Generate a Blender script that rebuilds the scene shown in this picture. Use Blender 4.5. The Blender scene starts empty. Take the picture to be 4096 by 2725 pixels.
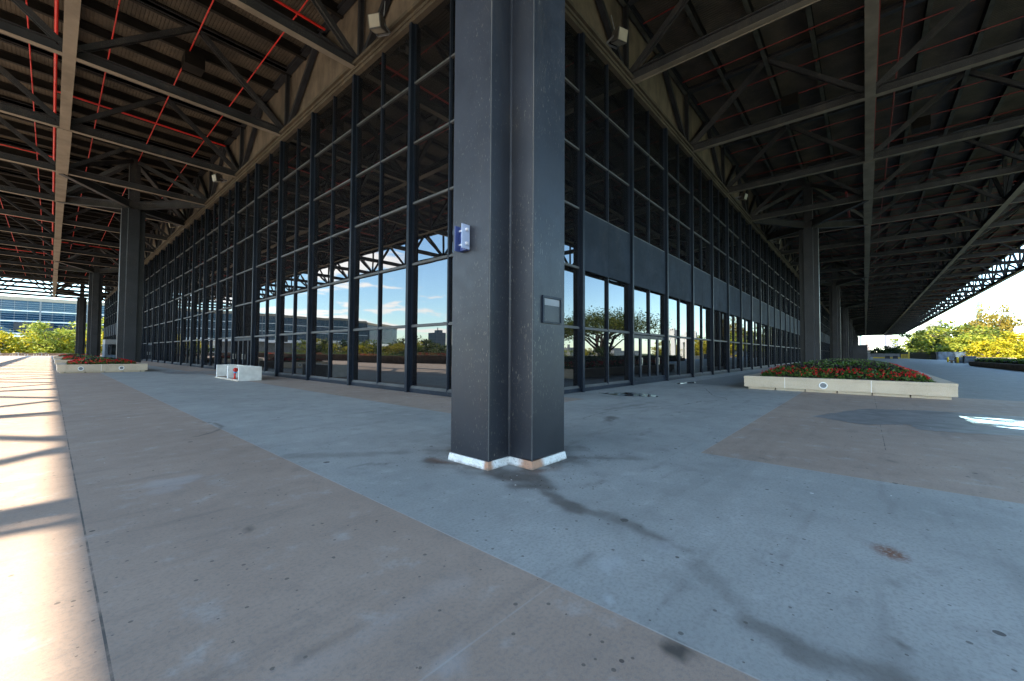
import bpy, bmesh, math, random
import numpy as np
from mathutils import Vector, Matrix
random.seed(7); rng = np.random.default_rng(7)
R = math.radians
S = bpy.context.scene
COL = S.collection

# ------------------------------------------------------------------ camera
cam = bpy.data.cameras.new("camera"); cam_o = bpy.data.objects.new("camera", cam); COL.objects.link(cam_o)
cam.sensor_width = 36; cam.lens = 14.187; cam.clip_end = 9000; cam.clip_start = 0.05
rot = Matrix(((0.65843099, -0.02632792, -0.75218048), (-0.75261733, -0.01508905, -0.65828849), (0.00598159, 0.99953947, -0.02974995)))
cam_o.matrix_world = Matrix.Translation((0, 0, 1.5)) @ rot.to_4x4()
S.camera = cam_o
S.render.resolution_x = 1024; S.render.resolution_y = 681

# ------------------------------------------------------------------ sky and sun
SUN_EL, SUN_DIR = R(45.15), Vector((-1.0, 0.182, 0)).normalized()      # horizontal direction towards the sun
world = bpy.data.worlds.new("World"); S.world = world; world.use_nodes = True
wt = world.node_tree; wn = wt.nodes; wl = wt.links
for n in list(wn): wn.remove(n)
def wnode(t, **k):
    n = wn.new(t)
    for a, b in k.items(): setattr(n, a, b)
    return n
def wmath(op, a, b=None, clamp=False):
    n = wnode('ShaderNodeMath', operation=op, use_clamp=clamp)
    for i, v in enumerate((a, b)):
        if v is None: continue
        if isinstance(v, (int, float)): n.inputs[i].default_value = v
        else: wl.new(v, n.inputs[i])
    return n.outputs[0]
sky = wnode('ShaderNodeTexSky', sky_type='NISHITA', sun_disc=False, sun_elevation=SUN_EL)
sky.sun_rotation = math.atan2(SUN_DIR.x, SUN_DIR.y)
sky.air_density = 1.0; sky.dust_density = 0.25; sky.ozone_density = 1.6
bg = wnode('ShaderNodeBackground'); bg.inputs[1].default_value = 0.15
tint = wnode('ShaderNodeMix', data_type='RGBA', blend_type='MULTIPLY'); tint.inputs[0].default_value = 1; tint.inputs[7].default_value = (.84, .965, .97, 1); wl.new(sky.outputs[0], tint.inputs[6]); wl.new(tint.outputs[2], bg.inputs[0])
tc = wnode('ShaderNodeTexCoord'); sep = wnode('ShaderNodeSeparateXYZ'); wl.new(tc.outputs['Generated'], sep.inputs[0])
zz = wmath('ADD', wmath('MAXIMUM', sep.outputs[2], 0.0), 0.09)
comb = wnode('ShaderNodeCombineXYZ'); wl.new(wmath('DIVIDE', sep.outputs[0], zz), comb.inputs[0]); wl.new(wmath('DIVIDE', sep.outputs[1], zz), comb.inputs[1])
cn = wnode('ShaderNodeTexNoise'); cn.inputs['Scale'].default_value = 1.15; cn.inputs['Detail'].default_value = 9; cn.inputs['Roughness'].default_value = 0.56
cn.inputs['Distortion'].default_value = 0.25
wl.new(comb.outputs[0], cn.inputs['Vector'])
mr = wnode('ShaderNodeMapRange', interpolation_type='SMOOTHSTEP'); mr.inputs[1].default_value = 0.50; mr.inputs[2].default_value = 0.565; wl.new(cn.outputs[0], mr.inputs[0])
side = wnode('ShaderNodeMapRange', interpolation_type='SMOOTHSTEP'); side.inputs[1].default_value = -0.15; side.inputs[2].default_value = 0.35
wl.new(wmath('MULTIPLY', sep.outputs[0], -1.0), side.inputs[0])
low = wnode('ShaderNodeMapRange', interpolation_type='SMOOTHSTEP'); low.inputs[1].default_value = 0.5; low.inputs[2].default_value = 0.25; wl.new(sep.outputs[2], low.inputs[0])
cm = wmath('MULTIPLY', wmath('MULTIPLY', mr.outputs[0], side.outputs[0]), wmath('MULTIPLY', low.outputs[0], 0.9))
bgc = wnode('ShaderNodeBackground'); bgc.inputs[0].default_value = (1.0, 0.93, 0.86, 1); bgc.inputs[1].default_value = 1.25
mixw = wnode('ShaderNodeMixShader'); wl.new(cm, mixw.inputs[0]); wl.new(bg.outputs[0], mixw.inputs[1]); wl.new(bgc.outputs[0], mixw.inputs[2])
wo = wnode('ShaderNodeOutputWorld'); wl.new(mixw.outputs[0], wo.inputs[0])
sun = bpy.data.lights.new("sun", 'SUN'); sun.energy = 3.8; sun.angle = R(0.55); sun.color = (1.0, 0.85, 0.66)
sun_o = bpy.data.objects.new("sun", sun); COL.objects.link(sun_o)
sd = Vector((SUN_DIR.x * math.cos(SUN_EL), SUN_DIR.y * math.cos(SUN_EL), math.sin(SUN_EL)))
sun_o.rotation_euler = sd.to_track_quat('Z', 'Y').to_euler(); sun_o.location = (-60, 0, 80)
vs = S.view_settings; vs.view_transform = 'Standard'; vs.look = 'None'; vs.gamma = 1; vs.use_curve_mapping = False; vs.exposure = 2.6
S.cycles.max_bounces = 8; S.cycles.diffuse_bounces = 4; S.cycles.glossy_bounces = 4
S.cycles.sample_clamp_indirect = 6

# ------------------------------------------------------------------ materials
class NT:
    def __init__(s, name):
        s.m = bpy.data.materials.new(name); s.m.use_nodes = True; s.t = s.m.node_tree
        s.b = s.t.nodes['Principled BSDF']; s.o = s.t.nodes['Material Output']
    def n(s, t, **k):
        x = s.t.nodes.new(t)
        for a, b in k.items(): setattr(x, a, b)
        return x
    def l(s, a, b): s.t.links.new(a, b)
    def math(s, op, a, b=0.0, clamp=False):
        x = s.n('ShaderNodeMath', operation=op, use_clamp=clamp)
        for i, v in enumerate((a, b)):
            if isinstance(v, (int, float)): x.inputs[i].default_value = v
            else: s.l(v, x.inputs[i])
        return x.outputs[0]
    def noise(s, vec, scale, detail=4, rough=.55, vscale=None):
        x = s.n('ShaderNodeTexNoise'); x.inputs['Scale'].default_value = scale; x.inputs['Detail'].default_value = detail; x.inputs['Roughness'].default_value = rough
        if vscale:
            m = s.n('ShaderNodeVectorMath', operation='MULTIPLY'); s.l(vec, m.inputs[0]); m.inputs[1].default_value = vscale; vec = m.outputs[0]
        s.l(vec, x.inputs['Vector']); return x.outputs[0]
    def step(s, v, a, b):
        x = s.n('ShaderNodeMapRange', interpolation_type='SMOOTHSTEP'); s.l(v, x.inputs[0]); x.inputs[1].default_value = a; x.inputs[2].default_value = b; return x.outputs[0]
    def mix(s, f, a, b, mode='MIX'):
        x = s.n('ShaderNodeMix', data_type='RGBA', blend_type=mode)
        if isinstance(f, (int, float)): x.inputs[0].default_value = f
        else: s.l(f, x.inputs[0])
        for i, v in ((6, a), (7, b)):
            if isinstance(v, tuple): x.inputs[i].default_value = (*v, 1)
            else: s.l(v, x.inputs[i])
        return x.outputs[2]
    def bump(s, h, strength=.3, dist=.02):
        x = s.n('ShaderNodeBump'); x.inputs['Strength'].default_value = strength; x.inputs['Distance'].default_value = dist; s.l(h, x.inputs['Height']); s.l(x.outputs[0], s.b.inputs['Normal'])
    def pos(s): return s.n('ShaderNodeNewGeometry').outputs['Position']

def plain(name, c, rough=.6, metal=0., var=.25, scale=3., spec=.5, bump=0.):
    t = NT(name); p = t.pos()
    nz = t.noise(p, scale, 5)
    d = tuple(x * (1 - var) for x in c); u = tuple(min(1, x * (1 + var)) for x in c)
    t.l(t.mix(t.step(nz, .3, .7), d, u), t.b.inputs['Base Color'])
    t.b.inputs['Roughness'].default_value = rough; t.b.inputs['Metallic'].default_value = metal; t.b.inputs['Specular IOR Level'].default_value = spec
    if bump: t.bump(t.noise(p, scale * 12, 4), bump, .01)
    return t.m

def steel(name, c, rough=.5, specks=.5, dirt=(.12, .10, .08), dirtamt=.3, streak=5.0, spec=.18, chalk=.5):
    """painted steel with chalky droppings / paint chips and slight grime"""
    t = NT(name); p = t.pos()
    base = t.mix(t.step(t.noise(p, .8, 5), .3, .7), tuple(x * .8 for x in c), tuple(x * 1.2 for x in c))
    base = t.mix(t.math('MULTIPLY', t.step(t.noise(p, 1.6, 6, .6, (1, 1, .35)), .5, .78), dirtamt), base, dirt)
    sp = t.math('MULTIPLY', t.step(t.noise(p, 1, 2, .5, (110, 110, streak * 2)), .69 - .02 * specks, .735 - .02 * specks), t.step(t.noise(p, .9, 3), .38, .6))
    base = t.mix(t.math('MULTIPLY', sp, chalk), base, (.42, .36, .28))
    t.l(base, t.b.inputs['Base Color']); t.b.inputs['Specular IOR Level'].default_value = spec
    r = t.math('ADD', t.math('MULTIPLY', t.noise(p, 6, 4), .25), rough - .12); t.l(r, t.b.inputs['Roughness'])
    t.bump(t.noise(p, 30, 3), .08, .005)
    return t.m

M = {}
M['column'] = steel('painted_column_steel', (.0165, .0185, .024), .42, 1.4, dirt=(.04,.035,.03), streak=7, spec=.26, chalk=.30)
M['frame'] = steel('window_frame_steel', (.010, .0145, .023), .4, .2, streak=6, dirtamt=.05, spec=.12)
M['transom'] = steel('bounce_lit_transom', (.062, .064, .066), .55, .2, streak=20, dirtamt=.4, spec=.2)  # lighter than the frames: ground bounce painted into the transom colour
M['header'] = steel('weathered_header_trim', (.075, .062, .046), .7, .4, dirt=(.14, .10, .06), dirtamt=.6, streak=30, spec=.1)
M['truss'] = steel('truss_steel', (.032, .032, .034), .5, 2.0, streak=20)
M['truss_far'] = plain('dark_truss_steel', (.022, .023, .026), .55, spec=.15, var=.3, scale=1.2)
M['flange'] = steel('bounce_lit_flange', (.17, .145, .112), .7, .5, dirt=(.28, .23, .165), streak=60)  # pavement bounce on the chord undersides is put into this pale colour
M['panel'] = steel('spandrel_panel', (.018, .0245, .035), .7, -1, dirtamt=.06, streak=4, spec=.08)
M['purlin'] = plain('purlin_steel', (.015, .013, .011), .6, spec=.1, var=.3, scale=1.)
M['purlin_face'] = plain('lighter_purlin_flange', (.062, .060, .050), .7, var=.3, scale=1.5, spec=.1)  # lighter than the purlin webs, on bottom plates only
M['red'] = plain('red_pipe_paint', (.55, .02, .012), .4, var=.15, scale=2.)
M['red_dull'] = plain('darker_red_pipe_paint', (.19, .013, .009), .5, var=.2, scale=2.)  # darker red, used for the pipes along the right side
M['curb'] = None
M['white_conc'] = plain('pale_concrete', (.56, .56, .53), .8, var=.1, scale=4, bump=.25)
M['dark_glass_trim'] = plain('black_rubber', (.015, .015, .015), .6)
M['steel_handle'] = plain('steel_handle', (.6, .6, .58), .3, 1.0, var=.05)
M['yellow'] = plain('yellow_paint', (.75, .52, .02), .5, var=.1)
M['blackpaint'] = plain('black_fence_panel', (.018, .02, .025), .6, var=.3, scale=.6)
M['bluepanel'] = plain('weathered_blue_panel', (.045, .07, .10), .6, var=.6, scale=.8)
M['grey'] = plain('grey_paint', (.16, .17, .18), .6, var=.15)
M['white'] = plain('white_paint', (.8, .8, .78), .5, var=.05)
M['flood_case'] = plain('bronze_lamp_case', (.05, .045, .04), .4)
M['lens'] = plain('flood_lens_glass', (.30, .27, .21), .25, var=.06)
M['blue'] = plain('pale_blue_enamel', (.30, .36, .50), .45, var=.08)
M['bluedark'] = plain('deep_blue_enamel', (.035, .055, .17), .45, var=.1)
M['bolt'] = plain('galvanised_bolt', (.62, .63, .66), .35, .3, var=.1)
M['bark'] = plain('bark', (.06, .045, .035), .9, var=.4, scale=4, bump=.4)
M['soil'] = plain('dark_mulch', (.02, .013, .010), .95, var=.5, scale=20, bump=.5)
M['grass'] = plain('park_grass', (.07, .10, .03), .95, var=.5, scale=.3)
M['cyanblue'] = plain('hydrant_blue', (.05, .25, .55), .4)
M['signred'] = plain('sign_red_ink', (.6, .03, .05), .6)
M['signblack'] = plain('sign_black_ink', (.03, .03, .03), .6)
M['louver'] = plain('blue_grey_louver', (.36, .43, .48), .5, var=.05)
M['cream'] = plain('cream_metal_band', (.33, .27, .20), .6, var=.06)
M['brownwall'] = plain('brown_concrete_wall', (.20, .15, .11), .85, var=.25, scale=1.5, bump=.2)

t = NT('planter_aggregate'); p = t.pos()
c = t.mix(t.step(t.noise(p, .9, 4), .3, .7), (.40, .32, .225), (.50, .405, .29))
c = t.mix(t.math('MULTIPLY', t.step(t.noise(p, 90, 2), .35, .65), .45), c, (.62, .55, .45))
c = t.mix(t.math('MULTIPLY', t.step(t.noise(p, 3, 5, .6, (1, 1, .3)), .55, .8), .35), c, (.20, .15, .11))
t.l(c, t.b.inputs['Base Color']); t.b.inputs['Roughness'].default_value = .85; t.bump(t.noise(p, 120, 2), .3, .004); M['planter'] = t.m

t = NT('plaster_fascia'); p = t.pos()                                 # soot-streaked render above the glazing
c = t.mix(t.step(t.noise(p, 1.1, 6, .6, (1, 1, .5)), .32, .7), (.060, .045, .030), (.135, .102, .07))
c = t.mix(t.math('MULTIPLY', t.step(t.noise(p, 14, 4), .4, .7), .25), c, (.10, .085, .07))
t.l(c, t.b.inputs['Base Color']); t.b.inputs['Roughness'].default_value = .9; t.bump(t.noise(p, 25, 4), .3, .01); M['plaster'] = t.m

t = NT('ribbed_roof_deck'); p = t.pos(); sp_ = t.n('ShaderNodeSeparateXYZ'); t.l(p, sp_.inputs[0])
w = t.math('SINE', t.math('MULTIPLY', sp_.outputs[0], 2 * math.pi / .155))
rib = t.step(w, -.5, .1)
c = t.mix(t.step(t.noise(p, .7, 5), .3, .7), (.043, .033, .022), (.088, .068, .045))
vein = t.math('MULTIPLY', t.step(t.noise(p, 6, 5, .7), .56, .66), t.step(t.noise(p, .35, 3), .45, .6))
c = t.mix(t.math('MULTIPLY', vein, .5), c, (.16, .12, .07))
t.l(c, t.b.inputs['Base Color']); t.b.inputs['Roughness'].default_value = .8
t.bump(rib, 1.0, .05); M['deck'] = t.m

t = NT('column_base_render'); p = t.pos(); sp_ = t.n('ShaderNodeSeparateXYZ'); t.l(p, sp_.inputs[0])
c = t.mix(t.step(t.noise(p, 5, 5), .3, .7), (.50, .51, .49), (.62, .63, .62))
def near(tt, sep_, x, y, r):
    dx = tt.math('SUBTRACT', sep_.outputs[0], x); dy = tt.math('SUBTRACT', sep_.outputs[1], y)
    d = tt.math('SQRT', tt.math('ADD', tt.math('MULTIPLY', dx, dx), tt.math('MULTIPLY', dy, dy)))
    return tt.math('SUBTRACT', 1.0, tt.math('DIVIDE', d, r), True)
ru = t.math('MAXIMUM', near(t, sp_, 4.12, 3.22, .34), t.math('MULTIPLY', near(t, sp_, 3.70, 3.62, .15), .8))
ru = t.step(t.math('ADD', ru, t.math('MULTIPLY', t.noise(p, 9, 4), .5)), .45, .8)
c = t.mix(t.math('MULTIPLY', ru, .85), c, (.27, .10, .025))
dg = t.math('MULTIPLY', t.step(t.math('ADD', sp_.outputs[2], t.math('MULTIPLY', t.noise(p, 14, 5), .09)), .085, .03), .75); c = t.mix(dg, c, (.12, .10, .08)); c = t.mix(t.math('MULTIPLY', t.step(t.noise(p, 45, 4), .55, .66), .5), c, (.13, .11, .09))
t.l(c, t.b.inputs['Base Color']); t.b.inputs['Roughness'].default_value = .75; t.bump(t.noise(p, 18, 4), .3, .01); M['curb'] = t.m

# reflective tinted glass with a fine film of pale dots
def glassmat(name, refl, dots=True, dark=(.002, .002, .003), ior=1.6, gcol=(.50, .52, .54, 1)):
    t = NT(name)
    gl = t.n('ShaderNodeBsdfGlossy'); gl.inputs['Roughness'].default_value = 0.0; gl.inputs['Color'].default_value = gcol
    df = t.n('ShaderNodeBsdfDiffuse'); df.inputs['Color'].default_value = (*dark, 1)
    lw = t.n('ShaderNodeFresnel'); lw.inputs['IOR'].default_value = ior
    f = t.math('ADD', t.math('MULTIPLY', lw.outputs[0], 1.0 - refl), refl, True)
    mx = t.n('ShaderNodeMixShader'); t.l(f, mx.inputs[0]); t.l(df.outputs[0], mx.inputs[1]); t.l(gl.outputs[0], mx.inputs[2])
    out = mx.outputs[0]
    # gentle waviness of big panes
    b = t.n('ShaderNodeBump'); b.inputs['Strength'].default_value = .04; b.inputs['Distance'].default_value = .02
    t.l(t.noise(t.pos(), .9, 1), b.inputs['Height']); t.l(b.outputs[0], gl.inputs['Normal'])
    if dots:
        tcx = t.n('ShaderNodeTexCoord'); s2 = t.n('ShaderNodeSeparateXYZ'); t.l(tcx.outputs['Object'], s2.inputs[0])
        def fr(o): return t.math('SUBTRACT', t.math('FRACT', t.math('DIVIDE', o, .05)), .5)
        a = fr(s2.outputs[0]); c2 = fr(s2.outputs[2])
        d = t.math('SQRT', t.math('ADD', t.math('MULTIPLY', a, a), t.math('MULTIPLY', c2, c2)))
        msk = t.math('LESS_THAN', d, .085)
        dd = t.n('ShaderNodeBsdfDiffuse'); dd.inputs['Color'].default_value = (.16, .155, .14, 1)
        m2 = t.n('ShaderNodeMixShader'); t.l(msk, m2.inputs[0]); t.l(out, m2.inputs[1]); t.l(dd.outputs[0], m2.inputs[2]); out = m2.outputs[0]
    t.l(out, t.o.inputs[0]); return t.m
M['glass'] = glassmat('tinted_window_glass', .165)
M['glass_dark'] = glassmat('matt_screened_glass', .015)
M['glass_far'] = glassmat('curtain_wall_glass', .02, False, (.008, .035, .07), 1.25, (.6, .8, 1, 1))

# terrace concrete : grey field with pinkish-brown bands, stains from the 'wear' attribute
t = NT('terrace_concrete'); p = t.pos(); sp_ = t.n('ShaderNodeSeparateXYZ'); t.l(p, sp_.inputs[0]); X, Y = sp_.outputs[0], sp_.outputs[1]
lt = lambda a, b: t.math('LESS_THAN', a, b)
gt = lambda a, b: t.math('GREATER_THAN', a, b)
band = lt(X, 2.19)
b2 = t.math('MULTIPLY', t.math('MULTIPLY', gt(X, 6.52), lt(X, 21.0)), lt(Y, 1.9))
b3 = t.math('MULTIPLY', gt(X, 6.50), gt(Y, 6.9))
b3 = t.math('MULTIPLY', b3, lt(X, 11.5))
warm = t.math('MAXIMUM', t.math('MAXIMUM', band, b2), b3)
def edge(v, at): return t.math('LESS_THAN', t.math('ABSOLUTE', t.math('SUBTRACT', v, at)), .006)
n1 = t.noise(p, .42, 8, .68); n2 = t.noise(p, 2.6, 6, .65); n3 = t.noise(p, 38, 4, .6); n4 = t.noise(p, 160, 2)
g = t.mix(t.step(n1, .3, .7), (.25, .266, .258), (.345, .362, .35))
wc = t.mix(t.step(n1, .3, .7), (.285, .212, .163), (.37, .282, .22))
c = t.mix(warm, g, wc)
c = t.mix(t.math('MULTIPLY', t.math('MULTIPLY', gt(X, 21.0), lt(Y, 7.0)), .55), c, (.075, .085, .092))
c = t.mix(t.math('MULTIPLY', t.step(n2, .52, .74), .32), c, (.115, .11, .105))
c = t.mix(t.math('MULTIPLY', t.step(n2, .46, .28), .35), c, (.46, .48, .48))
c = t.mix(t.math('MULTIPLY', t.step(n3, .42, .70), .38), c, (.13, .13, .13))
c = t.mix(t.math('MULTIPLY', t.step(n4, .3, .7), .25), c, (.36, .35, .34))
# swept dirt, faint and long
sw = t.noise(p, 1, 5, .6, (.5, 3.4, 1)); c = t.mix(t.math('MULTIPLY', t.step(sw, .54, .72), .30), c, (.13, .12, .115))
# pitted specks and chewing-gum marks
v = t.n('ShaderNodeTexVoronoi'); v.inputs['Scale'].default_value = 3.2; t.l(p, v.inputs['Vector'])
sel = t.n('ShaderNodeSeparateColor'); t.l(v.outputs['Color'], sel.inputs[0])
spot = t.math('LESS_THAN', v.outputs['Distance'], t.math('MULTIPLY', t.math('POWER', sel.outputs[0], 5), .13))
c = t.mix(t.math('MULTIPLY', spot, .8), c, (.045, .04, .038))
v2 = t.n('ShaderNodeTexVoronoi'); v2.inputs['Scale'].default_value = 2.1; t.l(p, v2.inputs['Vector'])
sel2 = t.n('ShaderNodeSeparateColor'); t.l(v2.outputs['Color'], sel2.inputs[0])
spot2 = t.math('LESS_THAN', v2.outputs['Distance'], t.math('MULTIPLY', t.math('POWER', sel2.outputs[1], 9), .07))
c = t.mix(t.math('MULTIPLY', spot2, .9), c, (.62, .62, .62))
v3 = t.n('ShaderNodeTexVoronoi'); v3.inputs['Scale'].default_value = 15; t.l(p, v3.inputs['Vector'])
sel3 = t.n('ShaderNodeSeparateColor'); t.l(v3.outputs['Color'], sel3.inputs[0])
c = t.mix(t.math('MULTIPLY', t.math('LESS_THAN', v3.outputs['Distance'], t.math('MULTIPLY', t.math('POWER', sel3.outputs[0], 4), .22)), .7), c, (.075, .07, .065))
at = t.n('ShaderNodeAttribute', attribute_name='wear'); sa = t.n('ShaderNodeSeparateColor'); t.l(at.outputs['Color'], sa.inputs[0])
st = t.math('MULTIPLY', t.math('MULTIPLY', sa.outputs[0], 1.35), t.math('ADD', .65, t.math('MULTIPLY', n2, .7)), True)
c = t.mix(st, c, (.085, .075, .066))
c = t.mix(t.math('MULTIPLY', sa.outputs[1], t.step(n3, .25, .55)), c, (.16, .055, .02))
c = t.mix(sa.outputs[2], c, (.50, .54, .58))
jl = t.math('MAXIMUM', edge(X, .225), t.math('MAXIMUM', t.math('MULTIPLY', edge(Y, -.22), gt(X, 8.7)), t.math('MULTIPLY', edge(X, 14.8), lt(Y, 3))))
sl = t.math('MAXIMUM', edge(X, 2.19), t.math('MAXIMUM', t.math('MULTIPLY', edge(Y, 1.9), gt(X, 6.5)), t.math('MULTIPLY', edge(X, 6.52), lt(Y, 1.9))))
sl = t.math('MAXIMUM', sl, t.math('MULTIPLY', t.math('MULTIPLY', edge(Y, 1.55), lt(X, 2.19)), .6))
c = t.mix(t.math('MULTIPLY', sl, t.math('MULTIPLY', t.step(n2, .3, .6), .55)), c, (.42, .42, .40))
c = t.mix(t.math('MULTIPLY', jl, t.step(n2, .35, .6)), c, (.09, .085, .08))
t.l(c, t.b.inputs['Base Color'])
rr = t.math('ADD', .50, t.math('MULTIPLY', n2, .35)); rr = t.math('SUBTRACT', rr, t.math('MULTIPLY', sa.outputs[0], .12)); t.l(rr, t.b.inputs['Roughness'])
t.b.inputs['Specular IOR Level'].default_value = .32
hgt = t.math('ADD', t.math('MULTIPLY', n3, .5), t.math('SUBTRACT', t.math('MULTIPLY', n4, .3), t.math('MULTIPLY', jl, .4)))
t.bump(hgt, .16, .010); M['terrace'] = t.m

t = NT('shallow_water'); t.b.inputs['Base Color'].default_value = (.05, .052, .055, 1); t.l(t.math('ADD', .05, t.math('MULTIPLY', t.step(t.noise(t.pos(), 2.2, 5), .4, .65), .3)), t.b.inputs['Roughness']); t.b.inputs['Specular IOR Level'].default_value = .2; t.bump(t.noise(t.pos(), 14, 3), .08, .01); M['water'] = t.m
t = NT('damp_concrete'); p = t.pos(); t.l(t.mix(t.step(t.noise(p, 2, 5), .3, .7), (.15, .152, .152), (.235, .235, .235)), t.b.inputs['Base Color'])
t.l(t.math('ADD', .30, t.math('MULTIPLY', t.noise(p, 3, 5), .4)), t.b.inputs['Roughness']); t.bump(t.noise(p, 60, 3), .1, .004); M['damp'] = t.m

def leafmat(name, cols, rough=.55, trans=.35):
    t = NT(name); g = t.n('ShaderNodeNewGeometry'); r = t.n('ShaderNodeValToRGB')
    e = r.color_ramp.elements
    while len(e) < len(cols): e.new(.5)
    for i, c in enumerate(cols): e[i].position = i / (len(cols) - 1); e[i].color = (*c, 1)
    f = t.math('ADD', t.math('MULTIPLY', g.outputs['Random Per Island'], .55), t.math('MULTIPLY', t.step(t.noise(g.outputs['Position'], .35, 3), .3, .7), .45), True)
    t.l(f, r.inputs[0]); t.l(r.outputs[0], t.b.inputs['Base Color']); t.b.inputs['Roughness'].default_value = rough; t.b.inputs['Specular IOR Level'].default_value = .25
    tr = t.n('ShaderNodeBsdfTranslucent'); t.l(r.outputs[0], tr.inputs[0]); mx = t.n('ShaderNodeMixShader'); mx.inputs[0].default_value = trans
    t.l(t.b.outputs[0], mx.inputs[1]); t.l(tr.outputs[0], mx.inputs[2]); t.l(mx.outputs[0], t.o.inputs[0]); return t.m
M['leaf_yellow'] = leafmat('yellow_autumn_leaves', [(0.121, 0.161, 0.009), (0.290, 0.282, 0.016), (0.436, 0.355, 0.012), (0.436, 0.315, 0.016)])
M['leaf_lime'] = leafmat('lime_leaves', [(0.060, 0.105, 0.011), (0.165, 0.217, 0.022), (0.270, 0.300, 0.037), (0.315, 0.285, 0.037)])
M['leaf_green'] = leafmat('green_leaves', [(0.018, 0.036, 0.007), (0.048, 0.078, 0.012), (0.102, 0.132, 0.018), (0.180, 0.168, 0.018)])
M['leaf_orange'] = leafmat('orange_autumn_leaves', [(0.094, 0.101, 0.013), (0.202, 0.166, 0.022), (0.274, 0.202, 0.029), (0.317, 0.245, 0.043)])
M['leaf_dark'] = leafmat('dark_green_leaves', [(.012, .03, .008), (.025, .055, .012), (.05, .08, .015)])
M['bed_leaf'] = leafmat('begonia_leaves', [(.02, .04, .012), (.045, .10, .02), (.09, .15, .03), (.16, .17, .05)], .4)
M['bed_purple'] = leafmat('purple_foliage', [(.012, .008, .014), (.03, .018, .03), (.05, .03, .04)], .4)
M['bed_spear'] = leafmat('pale_spear_leaves', [(.12, .20, .06), (.22, .32, .12)], .4)
M['petal'] = leafmat('red_petals', [(.30, .006, .012), (.52, .012, .02), (.66, .04, .05)], .5, .3)

# far buildings
def towermat(name, a, b, sx=3.0, sz=3.5, rough=.5):
    t = NT(name); p = t.pos(); s2 = t.n('ShaderNodeSeparateXYZ'); t.l(p, s2.inputs[0])
    h = t.math('GREATER_THAN', t.math('FRACT', t.math('DIVIDE', s2.outputs[2], sz)), .45)
    q = t.math('GREATER_THAN', t.math('FRACT', t.math('DIVIDE', t.math('ADD', s2.outputs[0], s2.outputs[1]), sx)), .3)
    t.l(t.mix(t.math('MULTIPLY', h, q), a, b), t.b.inputs['Base Color']); t.b.inputs['Roughness'].default_value = rough; return t.m
M['tower_pale'] = towermat('pale_tower_facade', (0.260, 0.260, 0.265), (0.170, 0.185, 0.210), 9, 4)
M['tower_grey'] = towermat('grey_tower_facade', (0.130, 0.140, 0.170), (0.075, 0.090, 0.125), 8, 4)
M['tower_teal'] = towermat('teal_glass_tower', (0.130, 0.210, 0.235), (0.070, 0.145, 0.180), 10, 5, .3)
M['tower_brown'] = towermat('brown_tower_facade', (0.200, 0.170, 0.165), (0.120, 0.105, 0.120), 7, 4)

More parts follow.
